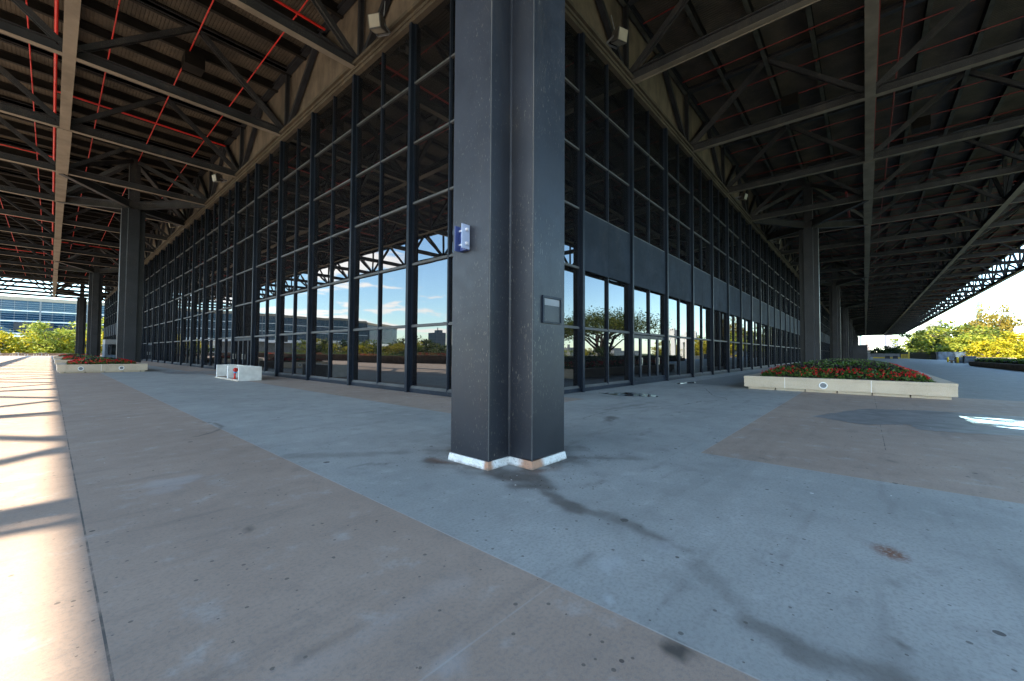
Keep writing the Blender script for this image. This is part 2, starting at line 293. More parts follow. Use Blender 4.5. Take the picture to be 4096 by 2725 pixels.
# ------------------------------------------------------------------ mesh helpers
class MB:
    def __init__(s): s.v = []; s.f = []; s.mi = []; s.cur = 0
    def add(s, vs, fs):
        o = len(s.v); s.v += [tuple(x) for x in vs]; s.f += [tuple(i + o for i in q) for q in fs]; s.mi += [s.cur] * len(fs)
    def box(s, a, b):
        x0, y0, z0 = a; x1, y1, z1 = b
        s.add([(x0,y0,z0),(x1,y0,z0),(x1,y1,z0),(x0,y1,z0),(x0,y0,z1),(x1,y0,z1),(x1,y1,z1),(x0,y1,z1)],
              [(0,3,2,1),(4,5,6,7),(0,1,5,4),(1,2,6,5),(2,3,7,6),(3,0,4,7)])
    def bar(s, p, q, w, h, up=(0, 0, 1), off=(0, 0)):
        p, q = Vector(p), Vector(q); d = (q - p).normalized(); u = Vector(up)
        if abs(d.dot(u)) > .98: u = Vector((1, 0, 0))
        sd = d.cross(u).normalized(); u = sd.cross(d).normalized()
        c = sd * off[0] + u * off[1]
        vs = [pt + c + sd * (a * w / 2) + u * (b * h / 2) for pt in (p, q) for a, b in ((-1,-1),(1,-1),(1,1),(-1,1))]
        s.add(vs, [(0,1,2,3),(7,6,5,4),(0,4,5,1),(1,5,6,2),(2,6,7,3),(3,7,4,0)])
    def ibeam(s, p, q, w, h, tf=.035, tw=.03, up=(0, 0, 1)):
        s.bar(p, q, w, tf, up, (0, h / 2 - tf / 2)); s.bar(p, q, tw, h - 2 * tf, up)
        s.bar(p, q, w, tf, up, (0, -h / 2 + tf / 2))
    def tube(s, pts, rads, n=8, cap=True):
        pts = [Vector(p) for p in pts]
        if isinstance(rads, (int, float)): rads = [rads] * len(pts)
        o = len(s.v)
        for i, p in enumerate(pts):
            d = (pts[min(i + 1, len(pts) - 1)] - pts[max(i - 1, 0)]).normalized(); u = Vector((0, 0, 1)) if abs(d.z) < .95 else Vector((1, 0, 0))
            a = d.cross(u).normalized(); b = a.cross(d)
            for k in range(n):
                t_ = 2 * math.pi * k / n; s.v.append(tuple(p + (a * math.cos(t_) + b * math.sin(t_)) * rads[i]))
        for i in range(len(pts) - 1):
            for k in range(n): s.f.append((o+i*n+k, o+i*n+(k+1)%n, o+(i+1)*n+(k+1)%n, o+(i+1)*n+k)); s.mi.append(s.cur)
        if cap:
            s.f.append(tuple(o + k for k in range(n))[::-1]); s.mi.append(s.cur); s.f.append(tuple(o + (len(pts)-1)*n + k for k in range(n))); s.mi.append(s.cur)
    def prism(s, poly, z0, z1, grow0=0., cx=0, cy=0):
        n = len(poly)
        def g(p): return (p[0] + math.copysign(grow0, p[0]-cx) if grow0 else p[0], p[1] + math.copysign(grow0, p[1]-cy) if grow0 else p[1])
        vs = [(*g(p), z0) for p in poly] + [(*p, z1) for p in poly]
        s.add(vs, [tuple(range(n))[::-1], tuple(range(n, 2*n))] + [(i, (i+1)%n, n+(i+1)%n, n+i) for i in range(n)])
    def mesh(s, name, mats, smooth=False, bevel=0.):
        me = bpy.data.meshes.new(name); me.from_pydata(s.v, [], s.f)
        mats = mats if isinstance(mats, (list, tuple)) else [mats]
        for m in mats: me.materials.append(m)
        if len(mats) > 1: me.polygons.foreach_set('material_index', s.mi)
        if smooth: me.polygons.foreach_set('use_smooth', [True] * len(me.polygons))
        me.update()
        if bevel:
            bm = bmesh.new(); bm.from_mesh(me)
            es = [e for e in bm.edges if e.is_manifold and e.calc_face_angle(0) > .5]
            bmesh.ops.bevel(bm, geom=es, offset=bevel, segments=1, affect='EDGES', profile=.5); bm.to_mesh(me); bm.free()
        return me
def tag(o, label=None, cat=None, group=None, kind=None):
    if label: o['label'] = label
    if cat: o['category'] = cat
    if group: o['group'] = group
    if kind: o['kind'] = kind
    return o
def obj(name, me, parent=None, loc=(0, 0, 0), rz=0.0):
    o = bpy.data.objects.new(name, me); COL.objects.link(o); o.location = loc; o.rotation_euler = (0, 0, rz)
    if parent: o.parent = parent
    return o
def empty(name, loc=(0, 0, 0), rz=0.0, **k): return tag(obj(name, None, None, loc, rz), **k)
def kids(o): return list(o.children)
def copy_tree(o, loc, rz=0.0, sc=None, label=None):
    c = o.copy(); COL.objects.link(c); c.location = loc; c.rotation_euler = (0, 0, rz)
    if sc: c.scale = sc if isinstance(sc, tuple) else (sc, sc, sc)
    if label: c['label'] = label
    for ch in kids(o):
        d = ch.copy(); COL.objects.link(d); d.parent = c
        for g in kids(ch):
            e = g.copy(); COL.objects.link(e); e.parent = d
    return c
def pol(az, d): return d * math.cos(R(az)), d * math.sin(R(az))

# ------------------------------------------------------------------ ground
def seg_d(px, py, a, b):
    ax, ay = a; bx, by = b; vx, vy = bx - ax, by - ay; L = vx*vx + vy*vy + 1e-9
    t_ = np.clip(((px-ax)*vx + (py-ay)*vy) / L, 0, 1); return np.hypot(px-ax-t_*vx, py-ay-t_*vy)
def sm(x, a, b): t_ = np.clip((x - a) / (b - a), 0, 1); return t_*t_*(3-2*t_)
xs = np.concatenate([[-14.0, -8, -4], np.arange(-1.5, 12, .06), np.arange(12, 20, .25), [30, 60, 120, 240, 420]])
ys = np.concatenate([[-24.0, -14, -8], np.arange(-3, 12, .06), np.arange(12, 20, .25), [30, 60, 120, 156]])
gx, gy = np.meshgrid(xs, ys); px, py = gx.ravel(), gy.ravel()
wob = .05*np.sin(px*7+py*3) + .04*np.sin(px*13-py*9) + .03*np.sin(px*23+py*17)
dk = np.zeros_like(px)
for a, b, w_, s_ in [((3.70,3.50),(3.78,3.0),.22,.65), ((3.55,2.95),(3.66,2.75),.2,.55), ((3.6,2.8),(3.40,2.1),.10,.55), ((3.4,2.1),(3.36,1.56),.08,.4), ((3.36,1.56),(3.25,1.0),.08,.4),
                     ((3.2,1.0),(2.7,.55),.06,.2), ((2.62,.5),(2.56,-.1),.10,.42), ((2.56,-.1),(2.5,-.7),.09,.35), ((3.5,4.6),(3.62,4.2),.12,.6), ((3.66,3.55),(4.15,3.12),.1,.6), ((4.15,3.15),(5.0,3.2),.10,.55),
                     ((5.0,3.2),(5.6,2.4),.12,.35), ((2.3,6.2),(3.5,5.2),.14,.25), ((8.2,4.3),(8.7,4.5),.12,.5), ((12,4.9),(9.6,5.2),.10,.3), ((1.0,4.2),(1.5,3.2),.02,.5)]:
    dk = np.maximum(dk, s_ * (1 - sm(seg_d(px, py, a, b) + wob*.8, w_*.35, w_*1.4)))
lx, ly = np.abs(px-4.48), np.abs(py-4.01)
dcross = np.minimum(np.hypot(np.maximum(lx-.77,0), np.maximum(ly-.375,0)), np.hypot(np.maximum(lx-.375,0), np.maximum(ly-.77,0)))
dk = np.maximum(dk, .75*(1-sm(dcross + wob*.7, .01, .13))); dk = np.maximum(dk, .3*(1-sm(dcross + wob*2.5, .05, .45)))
# tyre marks and scuffs
for k in range(26):
    x0, y0 = rng.uniform(.6, 8), rng.uniform(-2, 6); a_ = rng.uniform(-.6, .6); L_ = rng.uniform(.1, .8)
    dk = np.maximum(dk, .30 * (1 - sm(seg_d(px, py, (x0, y0), (x0+.4*L_*math.cos(a_), y0+.4*L_*math.sin(a_)))+wob*.2, .005, .05)))
for off in (0, .12, .9, 1.02):
    dk = np.maximum(dk, .06 * (1 - sm(seg_d(px, py, (3.2+off, 1.6-off*.4), (9.5+off, 1.4-off*.3)), .03, .09)))
dk = np.maximum(dk, .75*(1-sm(np.hypot(px-2.95, py+.13)+wob*.15, .015, .05)))
dk = np.maximum(dk, .8*(1-sm(np.hypot((px-2.12), (py-.75)*.7)+wob*.3, .02, .07)))
th = np.arctan2(py-9.8, px-3.1); dk = np.maximum(dk, .55*(1-sm(np.abs(np.hypot(px-1.0, py-9.9)-1.3), .015, .045)) * ((px > 1.5) & (py < 10.6) & (py > 8.8)))
rs = .9*(1-sm(np.hypot((px-4.25)*.8, py+.13)+wob*.5, .02, .11))
rs = np.maximum(rs, .35*(1-sm(seg_d(px, py, (4.05,3.12), (4.4,3.05))+wob*.2, .02, .12))); rs = np.maximum(rs, .4*(1-sm(seg_d(px, py, (3.55,4.6),(3.6,4.3))+wob*.2, .03, .12)))
lg = np.zeros_like(px)
for x0, y0, r0, s_ in [(1.0,6.0,.34,.22), (.8,5.7,.2,.15), (2.6,1.4,.12,.25), (3.2,1.2,.15,.15), (2.3,1.2,.05,.5), (3.15,1.45,.045,.6), (1.3,1.55,.18,.2), (4.6,4.9,.1,.3)]:
    lg = np.maximum(lg, s_*(1-sm(np.hypot(px-x0, (py-y0)*1.4)+wob*.8, r0*.5, r0)))
lg = np.maximum(lg, .08*(1-sm(np.abs(py - (2.02+ .02*np.sin(px*5)))+wob*.3, .01, .14))*(px < 1.9))
nx, ny = len(xs), len(ys)
me = bpy.data.meshes.new('pavement')
idx = np.arange(nx*ny).reshape(ny, nx)
quads = np.stack([idx[:-1, :-1], idx[:-1, 1:], idx[1:, 1:], idx[1:, :-1]], -1).reshape(-1, 4)
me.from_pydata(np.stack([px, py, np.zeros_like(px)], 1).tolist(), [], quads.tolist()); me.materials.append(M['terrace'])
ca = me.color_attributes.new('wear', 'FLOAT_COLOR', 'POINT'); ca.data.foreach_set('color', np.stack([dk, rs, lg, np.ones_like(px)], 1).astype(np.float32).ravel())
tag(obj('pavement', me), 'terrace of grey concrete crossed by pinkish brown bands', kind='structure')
m = MB(); m.box((-14, -24, -5.2), (420, 156, -.01)); tag(obj('terrace_base', m.mesh('terrace_base', M['brownwall'])), kind='structure', label='raised terrace slab under the paving')
m = MB(); m.add([(-6000,-6000,-5),(6000,-6000,-5),(6000,6000,-5),(-6000,6000,-5)], [(0,1,2,3)])
tag(obj('ground', m.mesh('ground', M['grass'])), 'lower parkland around the terrace', kind='structure')
m = MB(); m.add([(-95,-120,-4.99),(-15,-120,-4.99),(-15,260,-4.99),(-95,260,-4.99)], [(0,1,2,3)])
tag(obj('bounce_sheet', m.mesh('bounce_sheet', plain('bounce_sheet_concrete', (.34, .30, .25), .9, var=.15, scale=.3))), 'unseen pale concrete sheet added below the terrace to bounce sunlight', kind='structure')  # out of view, added to bounce sunlight up onto the left ceiling
def blob(name, pts, mat, z, label, wobble=.06, sub=10):
    out = []
    n = len(pts)
    for i in range(n):
        a, b = pts[i], pts[(i+1) % n]
        for k in range(sub):
            f = k / sub; out.append((a[0]+(b[0]-a[0])*f + random.uniform(-1, 1)*wobble*min(1, 4*f*(1-f)+.3), a[1]+(b[1]-a[1])*f + random.uniform(-1, 1)*wobble*min(1, 4*f*(1-f)+.3), z))
    mm = MB(); mm.add(out, [tuple(range(len(out)))]); return tag(obj(name, mm.mesh(name, mat)), label, kind='structure')
blob('damp_patch', [(12.2,1.0),(13.3,.6),(14.8,.1),(15.6,-1.2),(15.7,-3.6),(13.2,-3.6),(12.1,-2.3),(11.6,-1.4),(11.5,-.8),(12.2,-.7),(11.9,-.4),(11.5,.1)], M['damp'], .004, 'damp stain drying on the brown paving beside the near planter')
blob('water', [(13.3,-1.75),(14.75,-1.7),(14.8,-2.6),(14.7,-4.2),(13.0,-4.0),(12.8,-2.6)], M['water'], .008, 'thin sheet of standing water on the damp paving', .03)
blob('water', [(13.6,7.6),(13.1,6.5),(13.8,5.3),(14.6,5.9),(14.5,6.9)], M['water'], .006, 'narrow puddle in front of the right glass wall', .05)
blob('water', [(20.3,6.9),(21.0,7.35),(22.4,6.8),(21.6,6.5)], M['water'], .006, 'small puddle below the entrance doors of the right wall', .04)
blob('water', [(7.6,28.5),(8.3,29.5),(7.9,33),(7.2,31)], M['water'], .006, 'puddle behind the hydrant enclosure', .05)
blob('damp_patch', [(5.0,33.5),(8.3,30),(8.4,36),(6,37.5),(4.9,36)], M['damp'], .004, 'damp area beyond the hydrant enclosure', .1)

def crack(pts, label, w=.011):
    m = MB(); out = []
    for a, b in zip(pts[:-1], pts[1:]):
        for k in range(8):
            f = k/8; out.append((a[0]+(b[0]-a[0])*f+random.uniform(-.03,.03), a[1]+(b[1]-a[1])*f+random.uniform(-.03,.03), .005))
    for a, b in zip(out[:-1], out[1:]):
        d = (Vector(b)-Vector(a)).normalized(); n = Vector((-d.y, d.x, 0))*w*random.uniform(.3, 1); m.add([Vector(a)-n, Vector(b)-n, Vector(b)+n, Vector(a)+n], [(0,1,2,3)])
    tag(obj('pavement_crack', m.mesh('pavement_crack', M['soil'])), label, kind='structure')
crack([(13.6, 3.9), (12.3, 4.0), (11.0, 4.6), (9.5, 5.0), (8.0, 4.9)], 'crack wandering across the grey paving towards the right planter')
crack([(18.5, 5.2), (15.9, 4.2), (14.6, 3.4), (13.4, 3.9)], 'fine crack beyond the puddles')

# litter: dry leaves, grit and paper scraps
m = MB(); rd = random.Random(3)
for i in range(420):
    if i < 150: x, y = rd.gauss(0, 1)*.35 + rd.choice((4.3, 3.6, 5.1)), rd.gauss(0, 1)*.3 + rd.choice((3.0, 4.2))
    elif i < 270: x, y = 8.55 + rd.uniform(-.5, .1), rd.uniform(9, 40)
    else: x, y = rd.uniform(.4, 14), rd.uniform(-3, 8)
    if abs(x-4.48) < .8 and abs(y-4.01) < .8: continue
    a_ = rd.uniform(0, 6.3); q = rd.uniform(.004, .016) * (1.4 if i >= 150 and i < 270 else 1); c_, s_ = math.cos(a_)*q, math.sin(a_)*q; m.cur = 1 if rd.random() < .12 else 0
    m.add([(x-c_, y-s_, .006), (x+s_*.5, y-c_*.5, .012), (x+c_, y+s_, .007), (x-s_*.5, y+c_*.5, .010)], [(0,1,2,3)])
tag(obj('leaf_litter', m.mesh('leaf_litter', [M['bark'], M['white']])), 'scattered grit, dry leaf scraps and paper flecks on the paving', kind='stuff')

# ------------------------------------------------------------------ the exhibition hall
P = 8.85; GX0, GY0 = -17.5, -18.08; NXB, NYB = 43, 19
X1, Y1 = GX0 + P*NXB, GY0 + P*NYB
WX, WY = 9.05, 8.47                         # grid lines that carry the glass walls
hall = empty('exhibition_hall', (30, 30, 0), label='huge dark steel and glass hall with an open truss roof on cross-shaped columns', cat='building')
def part(name, me, loc=(0, 0, 0), rz=0.0, label=None):
    o = obj(name, me, hall, (loc[0]-30, loc[1]-30, loc[2]), rz)
    if label: o['label'] = label
    return o
def sub(name, me, par, loc=(0, 0, 0), rz=0.0): return obj(name, me, par, loc, rz)

# columns
HL, HW = .77, .375
cross = [(-HL,-HW),(-HW,-HW),(-HW,-HL),(HW,-HL),(HW,-HW),(HL,-HW),(HL,HW),(HW,HW),(HW,HL),(-HW,HL),(-HW,HW),(-HL,HW)]
m = MB(); m.prism(cross, .10, 13.75); col_me = m.mesh('column', M['column'], bevel=.018)
m = MB(); m.prism([(x*1.006, y*1.006) for x, y in cross], 0, .10, .018); curb_me = m.mesh('column_base', M['curb'])
# weld beads in the re-entrant corners; pale outer-corner strips stand in for edge highlights
CX, CY = 4.48, 4.01
m = MB(); m.tube([(-HW, -HW, .1), (-HW, -HW, 13.75)], .012, 6); m.tube([(-HW, HW, .1), (-HW, HW, 13.75)], .012, 6); m.tube([(-HW+.006, -HL+.006, .1), (-HW+.006, -HL+.006, 13.75)], .0075, 6); m.tube([(-HL+.006, -HW+.006, .1), (-HL+.006, -HW+.006, 13.75)], .0075, 6); bead_me = m.mesh('bead_and_edge_highlight', M['transom'])
m = MB()                                          # capital: post and haunches to the four roof nodes
m.box((-.35,-.35,13.75),(.35,.35,18.3))
for sx in (-1, 1):
    for sy in (-1, 1):
        e = (sx*4.3, sy*4.3)
        m.bar((0,0,14.15), (*e,14.62), .34, .06, off=(0,-.30)); m.bar((0,0,14.15), (*e,14.62), .05, .55); m.bar((0,0,14.15), (*e,14.62), .34, .06, off=(0,.30))
        m.bar((sx*.3,sy*.3,18.0), (*e,14.9), .36, .32)
cap_me = m.mesh('column_capital', M['truss'])
cols = [(CX, CY)] + [(CX + 44.25*k, CY) for k in range(1, 9)] + [(CX, CY + 44.25*k) for k in range(1, 4)]
for i, (x, y) in enumerate(cols):
    c = part('column', col_me, (x, y, 0), label='nearest cross-shaped steel column with a rust-stained white base' if i == 0 else None)
    sub('column_base', curb_me, c); sub('bead_and_edge_highlight', bead_me, c); sub('column_capital', cap_me, c)

# trusses
ZB, ZT = 14.62, 18.35
def truss(p0, d, n, wb=.30, near=0, skip=(), diag=.24, wide=None, dz=0.):
    """bottom chord, top chord, and a V of diagonals with a post at every node; p0 at chord level"""
    ZB = 14.62 + dz; ZT = 18.35 + dz; ZC = 18.45 + dz
    d = Vector(d); p0 = Vector((*p0, 0)); L = d * (P*n); h = Vector((0, 0, 1))
    m = MB(); m.ibeam(p0 + h*ZB, p0 + L + h*ZB, wb, .46); m.ibeam(p0 + h*ZC, p0 + L + h*ZC, .3, .3)
    m.cur = 1; m.bar(p0 + h*(ZB-.236), p0 + L + h*(ZB-.236), wb+.01, .012)
    if wide:
        for a, b, w_ in wide: m.bar(p0 + d*a + h*(ZB-.26), p0 + d*b + h*(ZB-.26), w_, .03)
    web = []
    for k in range(n + 1):
        b = p0 + d*(P*k)
        if k not in skip: web.append(('post', b + h*(ZB+.2), b + h*ZT))
        if k < n: web.append(('diagonal_brace', b + d*.15 + h*(ZB+.12), b + d*(P/2-.1) + h*ZT))
        if k > 0: web.append(('diagonal_brace', b - d*.15 + h*(ZB+.12), b - d*(P/2-.1) + h*ZT))
    m.cur = 0
    if not near:
        for nm, a, b in web: m.bar(a, b, .16 if nm == 'post' else diag, diag, up=tuple(d.cross(h)))
        return part('truss', m.mesh('truss', [M['truss_far'], M['flange']]))
    for k in range(n + 1):                                    # gusset plates
        b = p0 + d*(P*k); m.bar(b - d*.4 + h*(ZB+.28), b + d*.4 + h*(ZB+.28), .03, .35)
    t_ = part('truss', m.mesh('truss', [M['truss'], M['flange']]))
    t_.location = (t_.location.x, t_.location.y, 0)
    for nm, a, b in web:
        w_ = MB()
        if nm == 'post': w_.ibeam(a, b, .2, .2, .02, .02, up=tuple(d))
        else: w_.ibeam(a, b, diag, diag, .022, .02, up=tuple(d.cross(h)))
        sub(nm, w_.mesh(nm, M['truss']), t_)
    return t_
for j in range(4):                                            # four long trusses along each facade
    wide = [(x_, x_+P*2-.3, .60 if q % 2 == 0 else .50) for q, x_ in enumerate(np.arange(P*6, P*42, P*2))] if j == 2 else None
    truss((GX0, GY0 + P*j), (1, 0, 0), NXB, .4 if j else .5, near=0, wide=wide)
    wide = [(x_, x_+P*2-.3, .60 if q % 2 == 0 else .50) for q, x_ in enumerate(np.arange(P*6, P*18, P*2))] if j == 2 else None
    truss((GX0 + P*j, GY0), (0, 1, 0), NYB, .4 if j else .5, near=0, wide=wide)
for k in range(4, NXB + 1): truss((GX0 + P*k, GY0), (0, 1, 0), 3, near=(k <= 9), dz=.014)
for k in range(4, NYB + 1): truss((GX0, GY0 + P*k), (1, 0, 0), 3, near=(k <= 9), dz=.014)

# purlins, deck, fascia
for k in range(13):
    y = GY0 + P/4*k; m = MB(); m.ibeam((GX0, y, 18.5), (X1, y, 18.5), .2, .5); m.cur = 1; m.bar((GX0, y, 18.244), (X1, y, 18.244), .2, .012); part('purlin', m.mesh('purlin', [M['purlin'], M['purlin_face']]))
for k in range(13, 13 + 63):
    y = GY0 + P/4*k; m = MB(); m.ibeam((GX0, y, 18.5), (WX + .2, y, 18.5), .2, .5); part('purlin', m.mesh('purlin', M['purlin']))
m = MB(); m.box((GX0, GY0, 18.76), (X1, Y1, 19.15)); part('roof_deck', m.mesh('roof_deck', M['deck']))
m = MB()
for a, b in (((GX0,GY0),(X1,GY0)), ((GX0,GY0),(GX0,Y1)), ((GX0,Y1),(X1,Y1)), ((X1,GY0),(X1,Y1))):
    m.bar((*a, 18.65), (*b, 18.65), .35, 1.05)
part('roof_edge_beam', m.mesh('roof_edge_beam', M['truss_far']))

# plaster above the glazing, header beams, interior
m = MB(); m.box((WX+.2, WY+.2, 14.6), (X1-2, WY+.5, 18.77)); part('fascia_wall', m.mesh('fascia_wall', M['plaster']))
m = MB(); m.box((WX+.2, WY+.52, 14.6), (WX+.5, Y1-2, 18.77)); part('fascia_wall', m.mesh('fascia_wall', M['plaster']))
def hdr(a, b, o):                                             # stepped header: o = outward direction
    m = MB(); o = Vector(o)
    for z0, z1, dd in ((14.08, 14.22, .10), (14.22, 14.34, .16), (14.34, 14.46, .08), (14.46, 14.60, .20)):
        A, B = Vector((*a, 0)), Vector((*b, 0)); h = (z0 + z1)/2
        m.bar(A + o*(dd/2) + Vector((0,0,h)), B + o*(dd/2) + Vector((0,0,h)), dd + .2, z1 - z0)
    return m.mesh('header_beam', M['header'])
GLX, GLY = WX - .11, WY - .13                                  # glass planes
part('header_beam', hdr((GLX-.15, GLY), (X1-2, GLY), (0, -1, 0))); part('header_beam', hdr((GLX, GLY+.1), (GLX, Y1-2), (-1, 0, 0)))
m = MB(); m.box((GLX+.9, GLY+.9, .02), (X1-3, GLY+1.0, 18.7)); m.box((GLX+.9, GLY+1.0, .02), (GLX+1.0, Y1-3, 18.7)); part('inner_screen', m.mesh('inner_screen', M['dark_glass_trim']))

# window bays. local frame: u = +X, outward = -Y
B = P/2; ZR = [.15, 2.45, 4.77, 7.09, 9.41, 11.73, 14.08]
def frame_mesh(kind):
    m = MB(); a, b = .07, B - .07
    m.box((0, -.10, 0), (B, .02, .15))                         # kick plate
    z0 = 2.45 if kind == 'door' else .15
    for u0, u1 in ((a, a+.05), (b-.05, b)): m.box((u0, -.06, z0), (u1, .03, 14.08))
    m.box((B/2-.035, -.09, z0), (B/2+.035, .03, 14.08))
    for i, z in enumerate(ZR[:-1]):
        if z < z0: continue
        zz0, zz1 = (z, z+.06) if i == 0 else (z-.03, z+.04)
        m.cur = 1
        m.box((a+.05, -.085, zz0), (B/2-.035, .03, zz1)); m.box((B/2+.035, -.085, zz0), (b-.05, .03, zz1))
        m.box((a+.05, -.045, zz1), (B/2-.035, .03, zz1+.035)); m.box((B/2+.035, -.045, zz1), (b-.05, .03, zz1+.035)); m.cur = 0
    return m.mesh('window_frame', [M['frame'], M['transom']])
def glass_mesh(kind, seed, full=False, rows=range(6)):
    rs_ = random.Random(seed); m = MB(); a, b = .12, B - .12
    for i in rows:
        if kind == 'door' and i == 0: continue
        if kind in ('spandrel', 'door') and i == 2 and not full: continue
        for u0, u1 in ((a, B/2-.035), (B/2+.035, b)):
            z0, z1 = ZR[i], ZR[i+1]; t0, t1, t2 = (rs_.uniform(-1, 1)*.0022 for _ in range(3))
            w_, h_ = u1-u0, z1-z0
            m.add([(u0, t0*w_, z0), (u1, -t0*w_, z0), (u1, -t0*w_+t1*h_, z1), (u0, t0*w_+t1*h_, z1)], [(0, 1, 2, 3)])
    return m
def spandrel_mesh():
    m = MB(); m.box((.085, -.105, 4.74), (B-.085, -.005, 7.08)); m.box((B/2-.004, -.108, 4.76), (B/2+.004, -.1055, 7.06)); return m.mesh('spandrel_panel', M['panel'])
FR = {k: frame_mesh(k) for k in ('glass', 'door')}
FR['spandrel'] = FR['dark'] = FR['glass']; FR['dark_door'] = FR['door']
GL = {}
for k in ('glass', 'spandrel', 'door', 'dark', 'dark_door'):
    rws = (range(0, 2), range(3, 6)) if k in ('spandrel', 'door') else (range(6),)
    GL[k] = [[glass_mesh(k.replace('dark_', '').replace('dark', 'glass'), 10*q+len(k), 'dark' in k, rw).mesh('glass', M['glass_dark'] if 'dark' in k else M['glass']) for rw in rws] for q in range(4)]
SP = spandrel_mesh()
m = MB(); m.box((-.075, -.22, 0), (.075, -.20, 14.08)); m.box((-.05, -.20, 0), (.05, .05, 14.08)); MU = m.mesh('mullion', M['frame'])
def leaf_mesh():
    m = MB(); w_ = (B-.14)/4 - .01
    m.box((0,-.06,.02),(.10,0,2.38)); m.box((w_-.10,-.06,.02),(w_,0,2.38)); m.box((.10,-.06,2.22),(w_-.10,0,2.38)); m.box((.10,-.06,.02),(w_-.10,0,.32)); return m.mesh('door', M['frame']), w_
LEAF, LW = leaf_mesh()
m = MB(); m.add([(.10,-.02,.32),(LW-.10,-.02,.32),(LW-.10,-.02,2.22),(.10,-.02,2.22)], [(0,1,2,3)]); DG = m.mesh('door_glass', M['glass']); 
m = MB(); m.add([(.10,-.02,.32),(LW-.10,-.02,.32),(LW-.10,-.02,2.22),(.10,-.02,2.22)], [(0,1,2,3)]); DGD = m.mesh('door_glass', M['glass_dark'])
m = MB(); m.box((.02,-.12,.92),(.05,-.09,1.28)); m.box((.02,-.09,.92),(.05,-.06,.96)); m.box((.02,-.09,1.24),(.05,-.06,1.28)); m.box((.05,-.1,.92),(.09,-.085,.95)); m.box((.05,-.1,1.25),(.09,-.085,1.28)); HD = m.mesh('handle', M['steel_handle'])
def bay(kind, loc, rz, i):
    f = part('window', FR[kind], loc, rz); [sub('glass', g_, f) for g_ in GL[kind][i % 4]]
    if kind in ('spandrel', 'door'): part('spandrel_panel', SP, loc, rz)
    if 'door' in kind:
        c, s_ = math.cos(rz), math.sin(rz)
        for q in range(4):
            u = .075 + q*(LW+.01); d_ = part('door', LEAF, (loc[0]+c*u+s_*.02, loc[1]+s_*u-c*.02, 0), rz)
            sub('glass', DG if kind == 'door' else DGD, d_)
            if q in ((1, 3) if kind == 'door' else (0, 2)): sub('handle', HD, d_)
def wall_stuff(kind_at, n0, n1, at, rz, name):
    """the far bays as one part"""
    fm = MB(); c, s_ = math.cos(rz), math.sin(rz)
    g = MB(); out = []
    for src, dst in ((FR['glass'], fm), (MU, fm), (GL['glass'][0][0], g)):
        vs_ = [v.co.copy() for v in src.vertices]; fs = [tuple(p.vertices) for p in src.polygons]
        for i in range(n0, n1):
            x, y = at(i); dst.add([(x-30 + c*v.x - s_*v.y, y-30 + s_*v.x + c*v.y, v.z) for v in vs_], fs)
    o = obj('far_window', fm.mesh('far_window', M['frame']), hall); tag(o, 'most distant window bays of the long wall', kind='stuff')
    o = obj('far_glass', g.mesh('far_glass', M['glass']), hall); tag(o, kind='stuff')
atR = lambda i: (GLX + .02 + B*i + .09, GLY)
NR = 62
for i in range(NR):
    k = 'glass' if i == 0 else 'spandrel'
    if i == 2: k = 'door'
    if i == 5 or (i > 5 and i % 9 == 5): k = 'dark'
    x, y = atR(i); bay(k, (x, y, 0), 0.0, i); part('mullion', MU, (x, y, 0), 0.0)
    if k == 'dark': part('spandrel_panel', SP, (x, y, 0), 0.0)
wall_stuff(None, NR, 79, atR, 0.0, 'r')
for i in range(31):
    y = GLY + .12 + B*(i+1); k = 'glass'
    if i in (5, 14): k = 'dark_door'
    if i > 22: k = 'spandrel'
    bay(k, (GLX, y, 0), -math.pi/2, i+1); part('mullion', MU, (GLX, y, 0), -math.pi/2)
m = MB(); m.box((GLX-.12, GLY-.12, 0), (GLX+.12, GLY+.12, 14.6)); part('corner_post', m.mesh('corner_post', M['frame']))

# sprinkler pipes
def pipe(p, q, r, mat='red', n=8):
    m = MB(); m.tube([p, q], r, n)
    d = Vector(q) - Vector(p); L = d.length; k = int(L // 2.9)
    if r < .06:
        for j in range(1, min(k, 14)): c = Vector(p) + d*(j/k); m.bar(c - Vector((0,0,.01)), c - Vector((0,0,.12)), .03, .03)
    return m.mesh('sprinkler_pipe', M[mat])
bx = [-1.2 + 2.93*k for k in range(-5, 130)]
for x in [x for x in bx if x < 9]:
    y_ = 9.2 if x > -2 else -17
    while y_ < Y1 - 9: part('sprinkler_pipe', pipe((x, y_, 18.16), (x, y_+17.6, 18.16), .032)); y_ += 17.7
xsA = [x for x in bx if 9 <= x < X1-2]
for x in xsA[:48]: part('sprinkler_pipe', pipe((x, -17.3, 18.16), (x, 8.2, 18.16), .032, 'red_dull'))
m = MB()
for x in xsA[48:]: m.tube([(x, -17.3, 18.16), (x, 8.2, 18.16)], .032, 4)
tag(part('far_sprinkler_pipe', m.mesh('far_sprinkler_pipe', M['red_dull'])), kind='stuff')
part('sprinkler_pipe', pipe((-.24, -10, 17.75), (-.24, Y1-6, 17.75), .075)); part('sprinkler_pipe', pipe((6, -.72, 17.75), (X1-8, -.72, 17.75), .06, 'red_dull'))
part('sprinkler_pipe', pipe((12, -1.6, 17.75), (X1-8, -1.6, 17.75), .04, 'red_dull'))
for y in (20.3, 38.0, 64.5, 91.0, 117.6): part('sprinkler_pipe', pipe((-.24, y, 17.75), (8.7, y, 17.75), .06))
for y in (51.3, 77.7, 104.0): part('sprinkler_pipe', pipe((-16, y, 17.75), (-.24, y, 17.75), .05))
part('sprinkler_pipe', pipe((44, 1.0, 15.2), (52, 1.0, 15.2), .10, 'red_dull'))
m = MB(); m.tube([(17.95, 8.0, 14.30), (17.95, -9, 14.30)], .03, 6); part('conduit', m.mesh('conduit', M['flange']))
